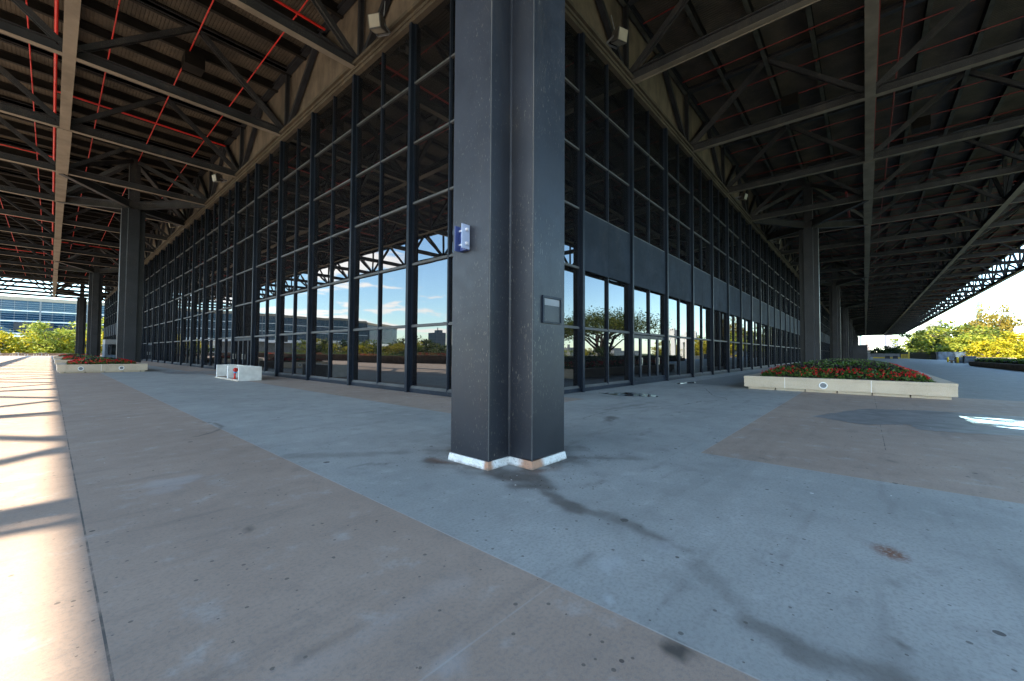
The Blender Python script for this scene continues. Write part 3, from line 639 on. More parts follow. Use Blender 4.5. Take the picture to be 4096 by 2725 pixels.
m = MB()
m.box((-.45,-.45,0),(.45,.45,.7))
for x, y in ((4.9, 28.4), (31.1, 3.4), (3.0, 57), (40, -3.2)): 
    part('unit_heater', m.mesh('unit_heater', M['purlin']), (x, y, 17.4))

# drain hatch on the near column, and panel frame
m = MB(); fr_ = .025; m.box((4.30,3.214,1.90),(4.33,3.24,2.27)); m.box((4.71,3.214,1.90),(4.74,3.24,2.27)); m.box((4.33,3.214,2.24),(4.71,3.24,2.27)); m.box((4.33,3.214,1.90),(4.71,3.24,1.92)); m.cur = 1
m.box((4.335,3.226,1.925),(4.705,3.24,2.14)); m.cur = 2; m.box((4.335,3.232,2.145),(4.705,3.24,2.236))
hatch = obj('access_hatch', m.mesh('access_hatch', [M['frame'], M['column'], M['grey']])); tag(hatch, 'small framed metal hatch half open on the right face of the near column', 'hatch')

# ------------------------------------------------------------------ things fixed to the hall
def floodlight(loc, rz, label):
    e = empty('floodlight', loc, rz, label=label, cat='floodlight', group='floodlights under the roof along the glass walls')
    m = MB(); m.add([(-.26,-.20,-.28),(.26,-.20,-.28),(.26,.26,-.12),(-.26,.26,-.12),(-.26,-.32,.22),(.26,-.32,.22),(.22,.18,.34),(-.22,.18,.34)],
                    [(0,3,2,1),(4,5,6,7),(0,1,5,4),(1,2,6,5),(2,3,7,6),(3,0,4,7)])
    obj('housing', m.mesh('housing', M['flood_case'], bevel=.012), e)
    m = MB(); m.add([(-.22,-.225,-.25),(.22,-.225,-.25),(.22,-.325,.19),(-.22,-.325,.19)], [(0,1,2,3)]); m.add([(-.21,-.17,-.276),(.21,-.17,-.276),(.21,.22,-.140),(-.21,.22,-.140)], [(3,2,1,0)])
    obj('lens', m.mesh('lens', M['lens']), e)
    m = MB(); m.box((-.3,.0,-.05),(-.28,.5,.05)); m.box((.28,.0,-.05),(.3,.5,.05)); m.box((-.3,.48,-.05),(.3,.50,.05)); m.tube([(0,.2,.3),(.05,.35,.7),(0,.5,1.4)], .02, 6); obj('bracket', m.mesh('bracket', M['grey']), e)
    return e
fl = floodlight((8.15, 14.25, 14.35), -math.pi/2 + .5, 'tan floodlight high on the left wall, closest to the near column')
copy_tree(fl, (8.15, 37.4, 14.75), -math.pi/2 + .3, label='tan floodlight at the head of the left wall above the dark door bay')
copy_tree(fl, (8.15, 55.0, 14.75), -math.pi/2, label='small floodlight at the head of the left wall just right of the second column')
copy_tree(fl, (15.7, 7.75, 15.0), -.4, label='dark floodlight high on the right wall, closest to the near column')
copy_tree(fl, (38.2, 7.6, 14.75), -.2, label='pale floodlight halfway down the head of the right wall')
copy_tree(fl, (56.0, 7.6, 14.75), 0, label='small floodlight on the right wall just left of the far column')

br = empty('bolted_bracket', (3.705, 4.09, 3.05), label='pale blue steel bracket of two bolted plates on the near column', cat='bracket')
m = MB(); m.box((-.14,-.075,-.16),(-.002,-.063,.17)); obj('front_plate', m.mesh('front_plate', M['blue']), br)
m = MB(); m.box((-.14,.063,-.18),(-.002,.075,.16)); m.box((-.06,-.06,-.17),(-.002,.06,.15)); obj('back_plate', m.mesh('back_plate', M['bluedark']), br)
for z in (-.09, .10):
    m = MB(); m.box((-.085,-.105,z-.018),(-.05,-.076,z+.018)); m.box((-.075,-.062,z-.01),(-.06,.062,z+.01)); obj('bolt', m.mesh('bolt', M['bolt']), br)

def text_mesh(s, size, mat):
    cu = bpy.data.curves.new('txt', 'FONT'); cu.body = s; cu.size = size; cu.align_x = 'CENTER'; cu.extrude = .001
    o = bpy.data.objects.new('txt', cu); COL.objects.link(o); dg = bpy.context.evaluated_depsgraph_get(); me = bpy.data.meshes.new_from_object(o.evaluated_get(dg)); bpy.data.objects.remove(o); me.materials.clear(); me.materials.append(mat)
    return me
sg = empty('notice_sign', (8.66, 25.98, 2.22), -math.pi/2 - .45, label='small white notice with red lettering on a mullion of the left wall', cat='sign')
m = MB(); m.box((-.12,-.01,-.17),(.12,.0,.17)); obj('board', m.mesh('board', M['white']), sg)
for s_, z, sz, mt in (('~', .10, .05, 'signblack'), ('PLEASE', .045, .042, 'signred'), ('NO SIT', -.03, .055, 'signred'), ('NOTICE', -.12, .055, 'signred')):
    pass
# the wording is too small to read in the picture: three lines of small red marks
m = MB()
for z, hh, xs_ in ((.06, .016, (-.07, .0)), (.06, .016, (.02, .07)), (-.02, .035, (-.08, -.01)), (-.02, .035, (.02, .085)), (-.10, .035, (-.085, -.03)), (-.10, .035, (-.015, .03)), (-.10, .035, (.045, .085))):
    x = xs_[0]
    while x < xs_[1]: m.box((x, -.013, z-hh/2), (x+.006, -.0105, z+hh/2)); m.box((x, -.013, z + random.choice((-.4, 0, .4))*hh), (x+.014, -.0107, z + random.choice((0, .4))*hh + .005)); x += .017
obj('lettering', m.mesh('lettering', M['signred']), sg)

sg2 = copy_tree(sg, (66.9, 8.17, 2.1), .3, label='tiny white notice on a distant mullion of the right wall')
# hydrant enclosure -------------------------------------------------
en = empty('hydrant_enclosure', (6.13, 23.3, 0), label='open-fronted white concrete enclosure around hydrants by the left wall', cat='enclosure')
m = MB(); m.box((0,0,0),(1.03,4.15,.06)); m.box((.93,.0,.06),(1.03,4.15,.70)); m.box((.02,0,.06),(.93,.10,.72)); m.box((.02,4.02,.06),(.93,4.12,.72)); m.box((.05,1.98,.06),(.93,2.16,.71))
obj('walls', m.mesh('walls', M['white_conc'], bevel=.008), en)
m = MB(); m.box((-.03,-.02,0),(.02,4.17,.045)); obj('kerb', m.mesh('kerb', M['planter']), en); m = MB(); m.box((.03,.10,.06),(.92,1.97,.075)); m.box((.03,2.17,.06),(.92,4.01,.075)); obj('floor', m.mesh('floor', M['brownwall']), en)
def hydrant(loc, label, low=False):
    h_ = empty('fire_hydrant', loc, label=label, cat='hydrant')
    m = MB(); m.tube([(0,0,0),(0,0,.30)], .045, 12); m.tube([(0,0,0),(0,0,.02)], .10, 12); obj('standpipe', m.mesh('standpipe', M['red'], True), h_)
    m = MB(); m.tube([(.02,0,.30),(.02,0,.38)], .075, 12); obj('collar', m.mesh('collar', M['cyanblue'], True), h_)
    m = MB(); m.tube([(0,-.12,.47),(0,-.02,.47)], [.11,.09], 14); m.tube([(0,-.02,.47),(0,.15,.47)], .05, 12); m.tube([(0,-.125,.47),(0,-.12,.47)], .03, 10); obj('hose_coupling', m.mesh('hose_coupling', M['red'], True), h_)
    return h_
hydrant((6.24, 24.3, .06), 'red standpipe hydrant with a blue collar in the near half of the enclosure')
e = empty('hose_outlet', (6.9, 25.9, .06), label='dark green outlet with a wire loop in the far half of the enclosure', cat='outlet')
m = MB(); m.box((-.22,-.08,.36),(.13,.06,.48)); obj('cap', m.mesh('cap', M['leaf_dark']), e); m = MB(); m.tube([(-.2,-.05,.36),(-.2,-.1,.28),(-.15,-.1,.24),(-.1,-.05,.3),(-.1,-.03,.36)], .006, 6); obj('wire_loop', m.mesh('wire_loop', M['steel_handle']), e)
m = MB(); m.box((6.62,25.262,.44),(6.78,25.278,.58)); tag(obj('wall_plate', m.mesh('wall_plate', M['grey'])), 'small dark square plate on the middle partition of the hydrant enclosure', 'plate')

# ------------------------------------------------------------------ planters with beds
def planter(x0, y0, x1, y1, label, H=.55, front='x', vents=(), seams=(), n_leaf=6000, n_red=1500, bed='red', peak=.70, mat=None):
    cx, cy = x0, y0; e = empty('planter', (x0, y0, 0), label=label, cat='planter')
    L, W = x1-x0, y1-y0; wl_ = .42; mat = mat or M['planter']
    m = MB()
    for a, b in (((0,0),(wl_,W)), ((L-wl_,0),(L,W)), ((wl_,0),(L-wl_,wl_)), ((wl_,W-wl_),(L-wl_,W))):
        m.box((a[0],a[1],.10),(b[0],b[1],H-.09)); m.box((a[0]-(.012 if a[0]==0 else 0),a[1]-(.012 if a[1]==0 else 0),H-.085),(b[0]+(.012 if b[0]==L else 0),b[1]+(.012 if b[1]==W else 0),H))
    obj('wall', m.mesh('wall', mat), e)
    m = MB(); ins = .12                                       # plinth blocks with dark drainage gaps
    nb = max(1, int(round(W/1.05)))
    for k in range(nb): m.box((ins, ins + k*(W-2*ins)/nb + .02, 0), (ins+.2, ins + (k+1)*(W-2*ins)/nb - .02, .10))
    nb = max(1, int(round(L/1.05)))
    for k in range(nb):
        for yy in (ins, W-ins-.2): m.box((ins+.22 + k*(L-2*ins-.44)/nb + .02, yy, 0), (ins+.22 + (k+1)*(L-2*ins-.44)/nb - .02, yy+.2, .10))
    m.box((L-ins-.2, ins, 0), (L-ins, W-ins, .10)); obj('plinth', m.mesh('plinth', mat), e)
    m = MB()
    for s_ in seams:
        if front == 'x': m.box((-.0145, s_-.008, .10), (-.002, s_+.008, H-.002))
        else: m.box((s_-.008, -.0145, .10), (s_+.008, -.002, H-.002))
    if seams: obj('joint', m.mesh('joint', M['white']), e)
    for s_ in vents:
        m = MB(); c_ = Vector((-.006, s_, .29)) if front == 'x' else Vector((s_, -.006, .29)); ax = Vector((1,0,0)) if front == 'x' else Vector((0,1,0)); n = 24
        o_ = Vector((0,1,0)) if front == 'x' else Vector((1,0,0)); vv = []
        for r_, d_ in ((.14, 0), (.14, -.02), (.10, -.02), (.10, .0)):
            for k in range(n): a_ = 2*math.pi*k/n; vv.append(c_ + ax*d_ + o_*(r_*math.cos(a_)) + Vector((0,0,r_*.95*math.sin(a_))))
        m.add(vv, [(q*n+k, q*n+(k+1)%n, (q+1)*n+(k+1)%n, (q+1)*n+k) for q in range(3) for k in range(n)])
        v_ = obj('vent', m.mesh('vent', M['white'], True), e)
        m = MB(); m.add([c_ + ax*(-.001) + o_*(.10*math.cos(2*math.pi*k/n)) + Vector((0,0,.095*math.sin(2*math.pi*k/n))) for k in range(n)], [tuple(range(n))])
        for k in range(-4, 5):
            hw = math.sqrt(max(0, .098**2 - (k*.02)**2)); a_, b_ = c_ - o_*hw + Vector((0,0,k*.02)) + ax*-.004, c_ + o_*hw + Vector((0,0,k*.02)) + ax*-.004; m.bar(a_, b_, .006, .009)
        obj('grille', m.mesh('grille', M['grey']), v_)
    # soil mound
    def mound(u, v):
        du = np.minimum(u - wl_, L - wl_ - u); dv = np.minimum(v - wl_, W - wl_ - v); d_ = np.clip(np.minimum(du, dv), 0, 3.0)
        return H - .04 + peak * (1 - np.exp(-d_ / 1.0)) 
    us = np.linspace(wl_, L-wl_, max(4, int(L*3))); vs2 = np.linspace(wl_, W-wl_, max(4, int(W*3))); U, V = np.meshgrid(us, vs2); Z = mound(U, V) - .12
    me = bpy.data.meshes.new('soil'); i_ = np.arange(U.size).reshape(U.shape); q_ = np.stack([i_[:-1,:-1], i_[:-1,1:], i_[1:,1:], i_[1:,:-1]], -1).reshape(-1,4)
    me.from_pydata(np.stack([U.ravel(), V.ravel(), Z.ravel()], 1).tolist(), [], q_.tolist()); me.materials.append(M['soil']); obj('soil', me, e)
    # planting: thousands of leaf blades nobody could count
    def quads(n, size, mat, name, lab, pick, tilt=.8, asp=.6, lift=.08):
        u = rng.uniform(wl_+.02, L-wl_-.02, n*3); v = rng.uniform(wl_+.02, W-wl_-.02, n*3)
        d_ = np.minimum(np.minimum(u-wl_, L-wl_-u), np.minimum(v-wl_, W-wl_-v)); k = pick(d_, u, v); u, v = u[k][:n], v[k][:n]; n_ = len(u)
        z = mound(u, v) + rng.uniform(-.10, lift, n_)
        c3 = np.stack([u, v, z], 1); a = rng.normal(size=(n_,3)); a[:,2] *= tilt; a /= np.linalg.norm(a, axis=1)[:,None]
        b = np.cross(a, rng.normal(size=(n_,3))); b /= np.linalg.norm(b, axis=1)[:,None]; s_ = size*rng.uniform(.6, 1.3, n_)[:,None]
        vt = np.stack([c3 - a*s_, c3 - b*s_*asp, c3 + a*s_, c3 + b*s_*asp], 1).reshape(-1,3)
        me = bpy.data.meshes.new(name); me.from_pydata(vt.tolist(), [], np.arange(n_*4).reshape(-1,4).tolist()); me.materials.append(mat)
        o = obj(name, me, None, (x0, y0, 0)); tag(o, lab, kind='stuff'); return o
    big = lambda f: (lambda d_, u, v: f(d_, u, v))
    nm = label.replace('planter', 'bed').split(' full')[0]
    if bed == 'red':
        quads(n_leaf, .055, M['bed_leaf'], 'bedding_plants', 'low green leaves filling the ' + nm, lambda d_, u, v: d_ > .08)
        quads(n_leaf//2, .06, M['bed_purple'], 'purple_foliage', 'dark purple leaves in the middle of the ' + nm, lambda d_, u, v: (d_ > .75) & (np.sin(u*5.1)+np.sin(v*4.3+u*2) > -.3))
        # petals in little clusters round the rim
        k = n_red // 5; u = rng.uniform(wl_, L-wl_, k*14); v = rng.uniform(wl_, W-wl_, k*14); d_ = np.minimum(np.minimum(u-wl_, L-wl_-u), np.minimum(v-wl_, W-wl_-v)); ok = (d_ > .12) & (d_ < .78); u, v = u[ok][:k], v[ok][:k]
        cu = np.repeat(u, 5) + rng.normal(0, .022, len(u)*5); cv = np.repeat(v, 5) + rng.normal(0, .022, len(u)*5); cz = mound(cu, cv) + np.repeat(rng.uniform(.03, .11, len(u)), 5) + rng.normal(0, .018, len(cu))
        c3 = np.stack([cu, cv, cz], 1); n_ = len(cu); a = rng.normal(size=(n_,3)); a /= np.linalg.norm(a, axis=1)[:,None]; b = np.cross(a, rng.normal(size=(n_,3))); b /= np.linalg.norm(b, axis=1)[:,None]
        vt = np.stack([c3-a*.028, c3-b*.024, c3+a*.028, c3+b*.024], 1).reshape(-1,3); me = bpy.data.meshes.new('red_flowers'); me.from_pydata(vt.tolist(), [], np.arange(n_*4).reshape(-1,4).tolist()); me.materials.append(M['petal'])
        tag(obj('red_flowers', me, None, (x0, y0, 0)), 'red blooms round the edge of the ' + nm, kind='stuff')
        m = MB()
        for _ in range(int((L-2)*(W-2)*.9)):
            u, v = random.uniform(1.2, L-1.2), random.uniform(1.2, W-1.2); z = float(mound(np.array(u), np.array(v))); a_ = random.uniform(0, 6.3); r_ = random.uniform(.05, .14); h_ = random.uniform(.10, .22)
            dx, dy = math.cos(a_), math.sin(a_); w_ = .02
            m.add([(u-dy*w_,v+dx*w_,z-.1),(u+dy*w_,v-dx*w_,z-.1),(u+dx*r_+dy*w_,v+dy*r_-dx*w_,z+h_*.6),(u+dx*r_*1.5,v+dy*r_*1.5,z+h_),(u+dx*r_-dy*w_,v+dy*r_+dx*w_,z+h_*.6)], [(0,1,2,3,4)])
        tag(obj('spear_leaves', m.mesh('spear_leaves', M['bed_spear']), None, (x0, y0, 0)), 'pale upright leaves standing out of the ' + nm, kind='stuff')
    else:
        quads(n_leaf, .12, M['bed_leaf'], 'shrub_leaves', 'mixed green shrubs in the ' + nm, lambda d_, u, v: d_ > .05, lift=.35)
        quads(n_leaf//2, .10, M['bed_purple'], 'purple_foliage', 'dark red foliage in the ' + nm, lambda d_, u, v: np.sin(u*1.7)+np.sin(v*3) > .2, lift=.3)
    return e
planter(19.85, -2.30, 36.2, 3.97, 'near planter of red begonias on the right', vents=(3.55,), seams=(2.15, 4.80), n_leaf=34000, n_red=5600)
planter(.30, 38.25, 4.55, 44.6, 'wide planter of red begonias on the left beside the sunlit strip', front='y', vents=(1.02, 2.92), seams=(1.95,), n_leaf=7000, n_red=3000, peak=.5)
planter(.30, 57.5, 4.4, 66.5, 'second planter of red begonias on the left behind the first', front='y', vents=(1.0,), n_leaf=3500, n_red=2400, peak=.45)
planter(.30, 84.5, 4.4, 93.5, 'third planter of red begonias on the left, small in the distance', front='y', n_leaf=2200, n_red=1600, peak=.45)
planter(58.0, -13.9, 88.0, -11.3, 'long dark planter of mixed shrubs at the right edge', front='x', n_leaf=9000, bed='green', H=.62, peak=.35, mat=M['brownwall'])

# ------------------------------------------------------------------ small things on the terrace
def bollard(loc, label):
    e = empty('bollard', loc, label=label, cat='bollard', group='yellow bollards on the right')
    m = MB(); m.tube([(0,0,0),(0,0,1.02),(0,0,1.1)], [.16,.16,.10], 14); obj('post', m.mesh('post', M['yellow'], True), e); m = MB(); m.tube([(0,0,0),(0,0,.03)], .24, 14); obj('base_plate', m.mesh('base_plate', M['grey']), e); return e
b0 = bollard((125.0, -13.15, 0), 'yellow bollard farther from the blue bin, standing clear of the bench')
copy_tree(b0, (113.2, -13.15, 0), label='yellow bollard in front of the low bench beside the blue bin')
def bin_(loc, mat, label, s=1.0):
    e = empty('litter_bin', loc, label=label, cat='bin')
    m = MB(); m.prism([(-.9*s,-.7*s),(.9*s,-.7*s),(.9*s,.7*s),(-.9*s,.7*s)], 0, 1.2*s, -.06); obj('body', m.mesh('body', mat, bevel=.03), e)
    m = MB(); m.prism([(-.95*s,-.75*s),(.95*s,-.75*s),(.95*s,.75*s),(-.95*s,.75*s)], 1.2*s, 1.36*s, 0); obj('lid', m.mesh('lid', M['grey'], bevel=.03), e); return e
bin_((113.0, -14.6, 0), M['bluepanel'], 'blue-grey lidded bin at the end of the low bench')
bin_((118.0, -14.0, 0), M['bluepanel'], 'small blue-grey bin behind the low bench', .85)
e = empty('bench', (115, -13.8, 0), label='low dark bench between the two blue-grey bins', cat='bench'); m = MB(); m.box((-.5,-1.6,.35),(.5,1.6,.55)); obj('seat', m.mesh('seat', M['brownwall']), e)
for yy in (-1.2, 1.2): m = MB(); m.box((-.4,yy-.15,0),(.4,yy+.15,.35)); obj('leg', m.mesh('leg', M['brownwall']), e)
e = empty('traffic_post', (118, -14.7, 0), label='slim orange and white channel post behind the bench', cat='traffic post')
m = MB(); m.tube([(0,0,0),(0,0,.05)], .25, 12); obj('base', m.mesh('base', M['blackpaint']), e); m = MB(); m.tube([(0,0,.05),(0,0,1.45)], .12, 10); obj('post', m.mesh('post', M['red']), e); m = MB(); m.tube([(0,0,.95),(0,0,1.15)], .127, 10); obj('band', m.mesh('band', M['white']), e)
# dark ramp enclosure
def wall_thing(name, label, cat, segs, h, mats, th=.3, z0=0, posts=0):
    e = empty(name, (segs[0][0][0], segs[0][0][1], 0), label=label, cat=cat)
    for (a, b), mt in zip(segs, mats):
        m = MB(); o = Vector(e.location); A, B_ = Vector((*a, 0)) - o, Vector((*b, 0)) - o
        m.bar(A + Vector((0,0,z0+h/2)), B_ + Vector((0,0,z0+h/2)), th, h); 
        n = int((B_-A).length // 2.4)
        for k in range(n): c_ = A.lerp(B_, k/max(1,n)); m.bar(c_ + Vector((0,0,z0)), c_ + Vector((0,0,z0+h-.02)), th+.08, .12)
        m.bar(A + Vector((0,0,z0+h+.03)), B_ + Vector((0,0,z0+h+.03)), th+.1, .06); obj('panel', m.mesh('panel', mt), e)
    return e
wall_thing('enclosure_wall', 'tall black panelled enclosure in front of the yellow trees', 'wall', [((186,-17.2),(290,-13.5)), ((186,-17.5),(190,-23.8))], 2.5, [M['blackpaint'], M['bluepanel']])
wall_thing('end_wall', 'grey wall closing the far end of the terrace on the right', 'wall', [((330,-1),(330,-19))], 2.2, [M['grey']])
wall_thing('parapet', 'low brown parapet along the right edge of the terrace', 'parapet', [((-14,-21.5),(108,-21.5))], .95, [M['brownwall']])
wall_thing('parapet', 'low tan planter wall catching the sun beyond the bins', 'parapet', [((124,-16.2),(127,-22.5)), ((127,-22.5),(186,-23.0))], .95, [M['planter'], M['planter']])
wall_thing('parapet', 'low dark parapet at the far end of the sunlit terrace on the left', 'parapet', [((-14,154.6),(40,154.6))], .58, [M['brownwall']])
wall_thing('parapet', 'stepped brown parapet running along the sunny side of the terrace', 'parapet', [((-13.2,-20),(-13.2,152))], .95, [M['brownwall']], th=.5)
def black_box(loc, dims, mats, label, name='service_enclosure', cat='enclosure'):
    e = empty(name, loc, label=label, cat=cat); x, y, z = dims
    m = MB(); m.box((0,-y/2,0),(x,y/2,z))
    for k in range(int(y/1.2)): m.box((-.03,-y/2+k*1.2,0),(-.001,-y/2+k*1.2+.06,z-.05))
    obj('walls', m.mesh('walls', mats[0]), e); m = MB(); m.box((-.06,-y/2-.06,z),(x+.06,y/2+.06,z+.12)); obj('roof', m.mesh('roof', mats[1]), e); return e
black_box((150, 1.1, 0), (8, 3.2, 4.1), [M['blackpaint'], M['blackpaint']], 'tall black box beside the distant columns of the right wall')
black_box((210, -.9, 0), (3, 1.2, 2.5), [M['grey'], M['white']], 'grey cabinet standing right of the tall black box', 'cabinet', 'cabinet')
k_ = empty('kiosk', (5.1, 82, 0), label='dark gatehouse with a deep lintel behind the second left column', cat='kiosk')
m = MB(); m.box((0,0,2.35),(6.0,4,3.05)); obj('lintel', m.mesh('lintel', M['grey']), k_)
m = MB(); m.box((0,0,0),(.30,4,2.35)); m.box((.30,.0,0),(6,.25,.8)); m.box((.9,3.75,0),(6,4,2.35)); obj('wall', m.mesh('wall', M['bluepanel']), k_)
for k in range(9): m = MB(); m.box((.9+k*.5,3.6,.8),(.94+k*.5,3.65,2.35)); obj('bar', m.mesh('bar', M['truss_far']), k_)
# yellow barrier and tubs at the far right
e = empty('barrier', (205, -10.3, 0), label='yellow slatted barrier left of the black enclosure', cat='barrier')
m = MB(); m.box((-.2,-2.3,0),(.2,-1.8,3.0)); obj('post', m.mesh('post', M['yellow']), e); m = MB(); m.box((-.1,-1.8,.3),(.1,1.6,.5)); m.box((-.1,-1.8,1.7),(.1,1.6,1.9))
for k in range(9): m.box((-.08,-1.7+k*.38,.5),(.08,-1.6+k*.38,1.7))
m.box((-.15,1.6,0),(.15,1.9,2.0)); obj('rails', m.mesh('rails', M['yellow']), e); e.scale = (1, .5, .85); e.location.y = -10.9
m = MB(); m.box((215,-10,.05),(215.5,-2.4,.55)); tag(obj('yellow_kerb', m.mesh('yellow_kerb', M['yellow'], bevel=.05)), 'long yellow kerb on the ground left of the barrier', 'kerb')
c0 = bin_((212, -8.6, 0), M['blackpaint'], 'dark tub beside the yellow barrier, nearest to it', .95)
copy_tree(c0, (212, -6.4, 0), label='dark tub left of the other by the yellow barrier')
# tables and chairs at the far left
def chair(loc, rz, label):
    e = empty('patio_chair', loc, rz, label=label, cat='chair', group='metal chairs at the far left')
    m = MB(); m.box((-.25,-.25,.43),(.25,.25,.46)); obj('seat', m.mesh('seat', M['white']), e); m = MB(); m.box((-.25,.22,.5),(.25,.25,.95)); obj('backrest', m.mesh('backrest', M['bluepanel']), e)
    for sx in (-.22,.22):
        for sy in (-.22,.22): m = MB(); m.tube([(sx,sy,0),(sx,sy,.43)], .02, 6); obj('leg', m.mesh('leg', M['steel_handle']), e)
    return e
def table(loc, label):
    e = empty('patio_table', loc, label=label, cat='table', group='metal tables at the far left'); m = MB(); m.tube([(0,0,.70),(0,0,.74)], .8, 20); obj('tabletop', m.mesh('tabletop', M['steel_handle']), e)
    for a_ in (0,1.57,3.14,4.71): m = MB(); m.tube([(.55*math.cos(a_),.55*math.sin(a_),0),(.4*math.cos(a_),.4*math.sin(a_),.70)], .025, 6); obj('leg', m.mesh('leg', M['steel_handle']), e)
    return e
t0 = table((-4.9, 147.6, 0), 'round metal table in the middle of the far terrace end'); copy_tree(t0, (-1.35, 148.6, 0), label='round metal table closest to the left planters')
ch = chair((-3.7, 147.2, 0), 1.5, 'metal chair right of the middle table at the far terrace end')
copy_tree(ch, (-5.9, 147.4, 0), -1.5, label='metal chair left of the middle table at the far terrace end'); copy_tree(ch, (-2.4, 148.2, 0), -1.6, label='metal chair left of the table by the planters'); copy_tree(ch, (-.5, 148.2, 0), 1.5, label='metal chair right of the table by the planters')
copy_tree(ch, (-7.6, 147, 0), 2.8, 1.2, label='white-seated chair alone at the left edge of the far terrace')

# ------------------------------------------------------------------ trees
def leaves(c3, size, asp=.7, flat=.5):
    n_ = len(c3); a = rng.normal(size=(n_,3)); a[:,2] *= flat; a /= np.linalg.norm(a, axis=1)[:,None]; b = np.cross(a, rng.normal(size=(n_,3))); b /= np.linalg.norm(b, axis=1)[:,None]
    s_ = size*rng.uniform(.6, 1.4, n_)[:,None]; return np.stack([c3-a*s_, c3-b*s_*asp, c3+a*s_, c3+b*s_*asp], 1).reshape(-1,3)
def crown_mesh(name, rx, rz_, cz, n_cl, per, size, flat=.5, shape='oval', mat=None, cr=.22):
    pts = []
    for _ in range(n_cl):
        d_ = rng.normal(size=3); d_ /= np.linalg.norm(d_); r_ = rng.uniform(.25, 1.0)**.45
        if shape == 'umbrella' and d_[2] < -.15: d_[2] *= -.6
        c_ = d_*r_*np.array([rx, rx, rz_]) * (1 + .18*math.sin(4*math.atan2(d_[1], d_[0]) + rx))
        w_ = cr*rx*rng.uniform(.6, 1.3); q = rng.normal(size=(per,3))*np.array([w_, w_, w_*.5])*.55 + c_; pts.append(q)
    c3 = np.concatenate(pts) + np.array([0, 0, cz]); vt = leaves(c3, size, flat=flat)
    me = bpy.data.meshes.new(name); me.from_pydata(vt.tolist(), [], np.arange(len(c3)*4).reshape(-1,4).tolist()); me.materials.append(mat); return me
def trunk_mesh(h, r, cz, rx, rz_, multi=1):
    m = MB(); rd = random.Random(int(h*100)+multi)
    for s_ in range(multi):
        a0 = rd.uniform(0, 6.3); lean = .9*r*multi if multi > 1 else 0.; top = Vector((math.cos(a0)*lean*2, math.sin(a0)*lean*2, cz*.9)); m.tube([(0,0,-.2), (top*.5 + Vector((rd.uniform(-r,r), rd.uniform(-r,r), 0))), top], [r, r*.75, r*.45], 8)
        for k in range(7):
            f = rd.uniform(.45, 1); a_ = rd.uniform(0, 6.3); st_ = top*f; en_ = Vector((math.cos(a_)*rx*.7, math.sin(a_)*rx*.7, cz + rd.uniform(-.2, .6)*rz_)); mid = st_.lerp(en_, .5) + Vector((0,0,rz_*.12))
            m.tube([st_, mid, en_], [r*.4, r*.25, r*.07], 6)
    return m.mesh('trunk', M['bark'], True)
TREES = {}
def tree_kind(key, mat, h, rx, crz, n_cl=46, per=66, size=.20, shape='oval', multi=1, flat=.5):
    cz = h - crz; cs = [crown_mesh('crown', rx, crz, cz, n_cl, per, size, flat, shape, M[mat], .27) for _ in range(2)]; TREES[key] = (cs, trunk_mesh(h, .035*h, cz, rx, crz, multi), h)
tree_kind('yellow', 'leaf_yellow', 10, 4.6, 3.6, size=.22); tree_kind('lime', 'leaf_lime', 10, 4.8, 3.5, size=.22); tree_kind('green', 'leaf_green', 10, 4.5, 3.8, size=.22)
tree_kind('orange', 'leaf_orange', 20, 9.0, 8.8, 210, 60, .30); tree_kind('dark', 'leaf_dark', 8, 4.2, 3.6, size=.22)
tree_kind('locust', 'leaf_green', 16, 12.5, 4.2, 230, 80, .17, 'umbrella', 4)
tn = 0
def tree(key, x, y, z, h, label, wide=1.0, group='trees beyond the terrace'):
    global tn; tn += 1
    cs, tm, h0 = TREES[key]; s_ = h/h0; e = empty('tree', (x, y, z), (tn*1.7) % 6.28, label=label, cat='tree', group=group); e.scale = (s_*wide, s_*wide, s_)
    obj('crown', cs[tn % 2], e); obj('trunk', tm, e); return e
def T(key, az, d, top_el, label, wide=1.0, group='trees beyond the terrace'):
    x, y = pol(az, d); h = 1.5 + d*math.tan(R(top_el)) + 5; return tree(key, x, y, -5, h, label, wide, group)
# left, seen under the roof
T('yellow', 92.3, 172, 1.9, 'bright yellow tree at the left edge below the glass facade', 1.2); T('yellow', 93.9, 176, 1.6, 'yellow tree half out of frame at the far left', 1.1)
T('lime', 90.1, 168, 2.5, 'tall lime green tree right of the bright yellow one', 1.05); T('lime', 88.7, 174, 2.25, 'lime tree partly behind the third column', 1.05); T('lime', 91.1, 180, 1.5, 'lower lime tree between the yellow and the tall lime tree', 1.0)
T('yellow', 87.2, 170, 1.9, 'yellow-green tree seen between the second and third left columns'); T('lime', 86.3, 178, 3.2, 'tall lime tree in the gap beside the left wall'); T('dark', 94.4, 165, .9, 'dark low tree at the left picture edge')
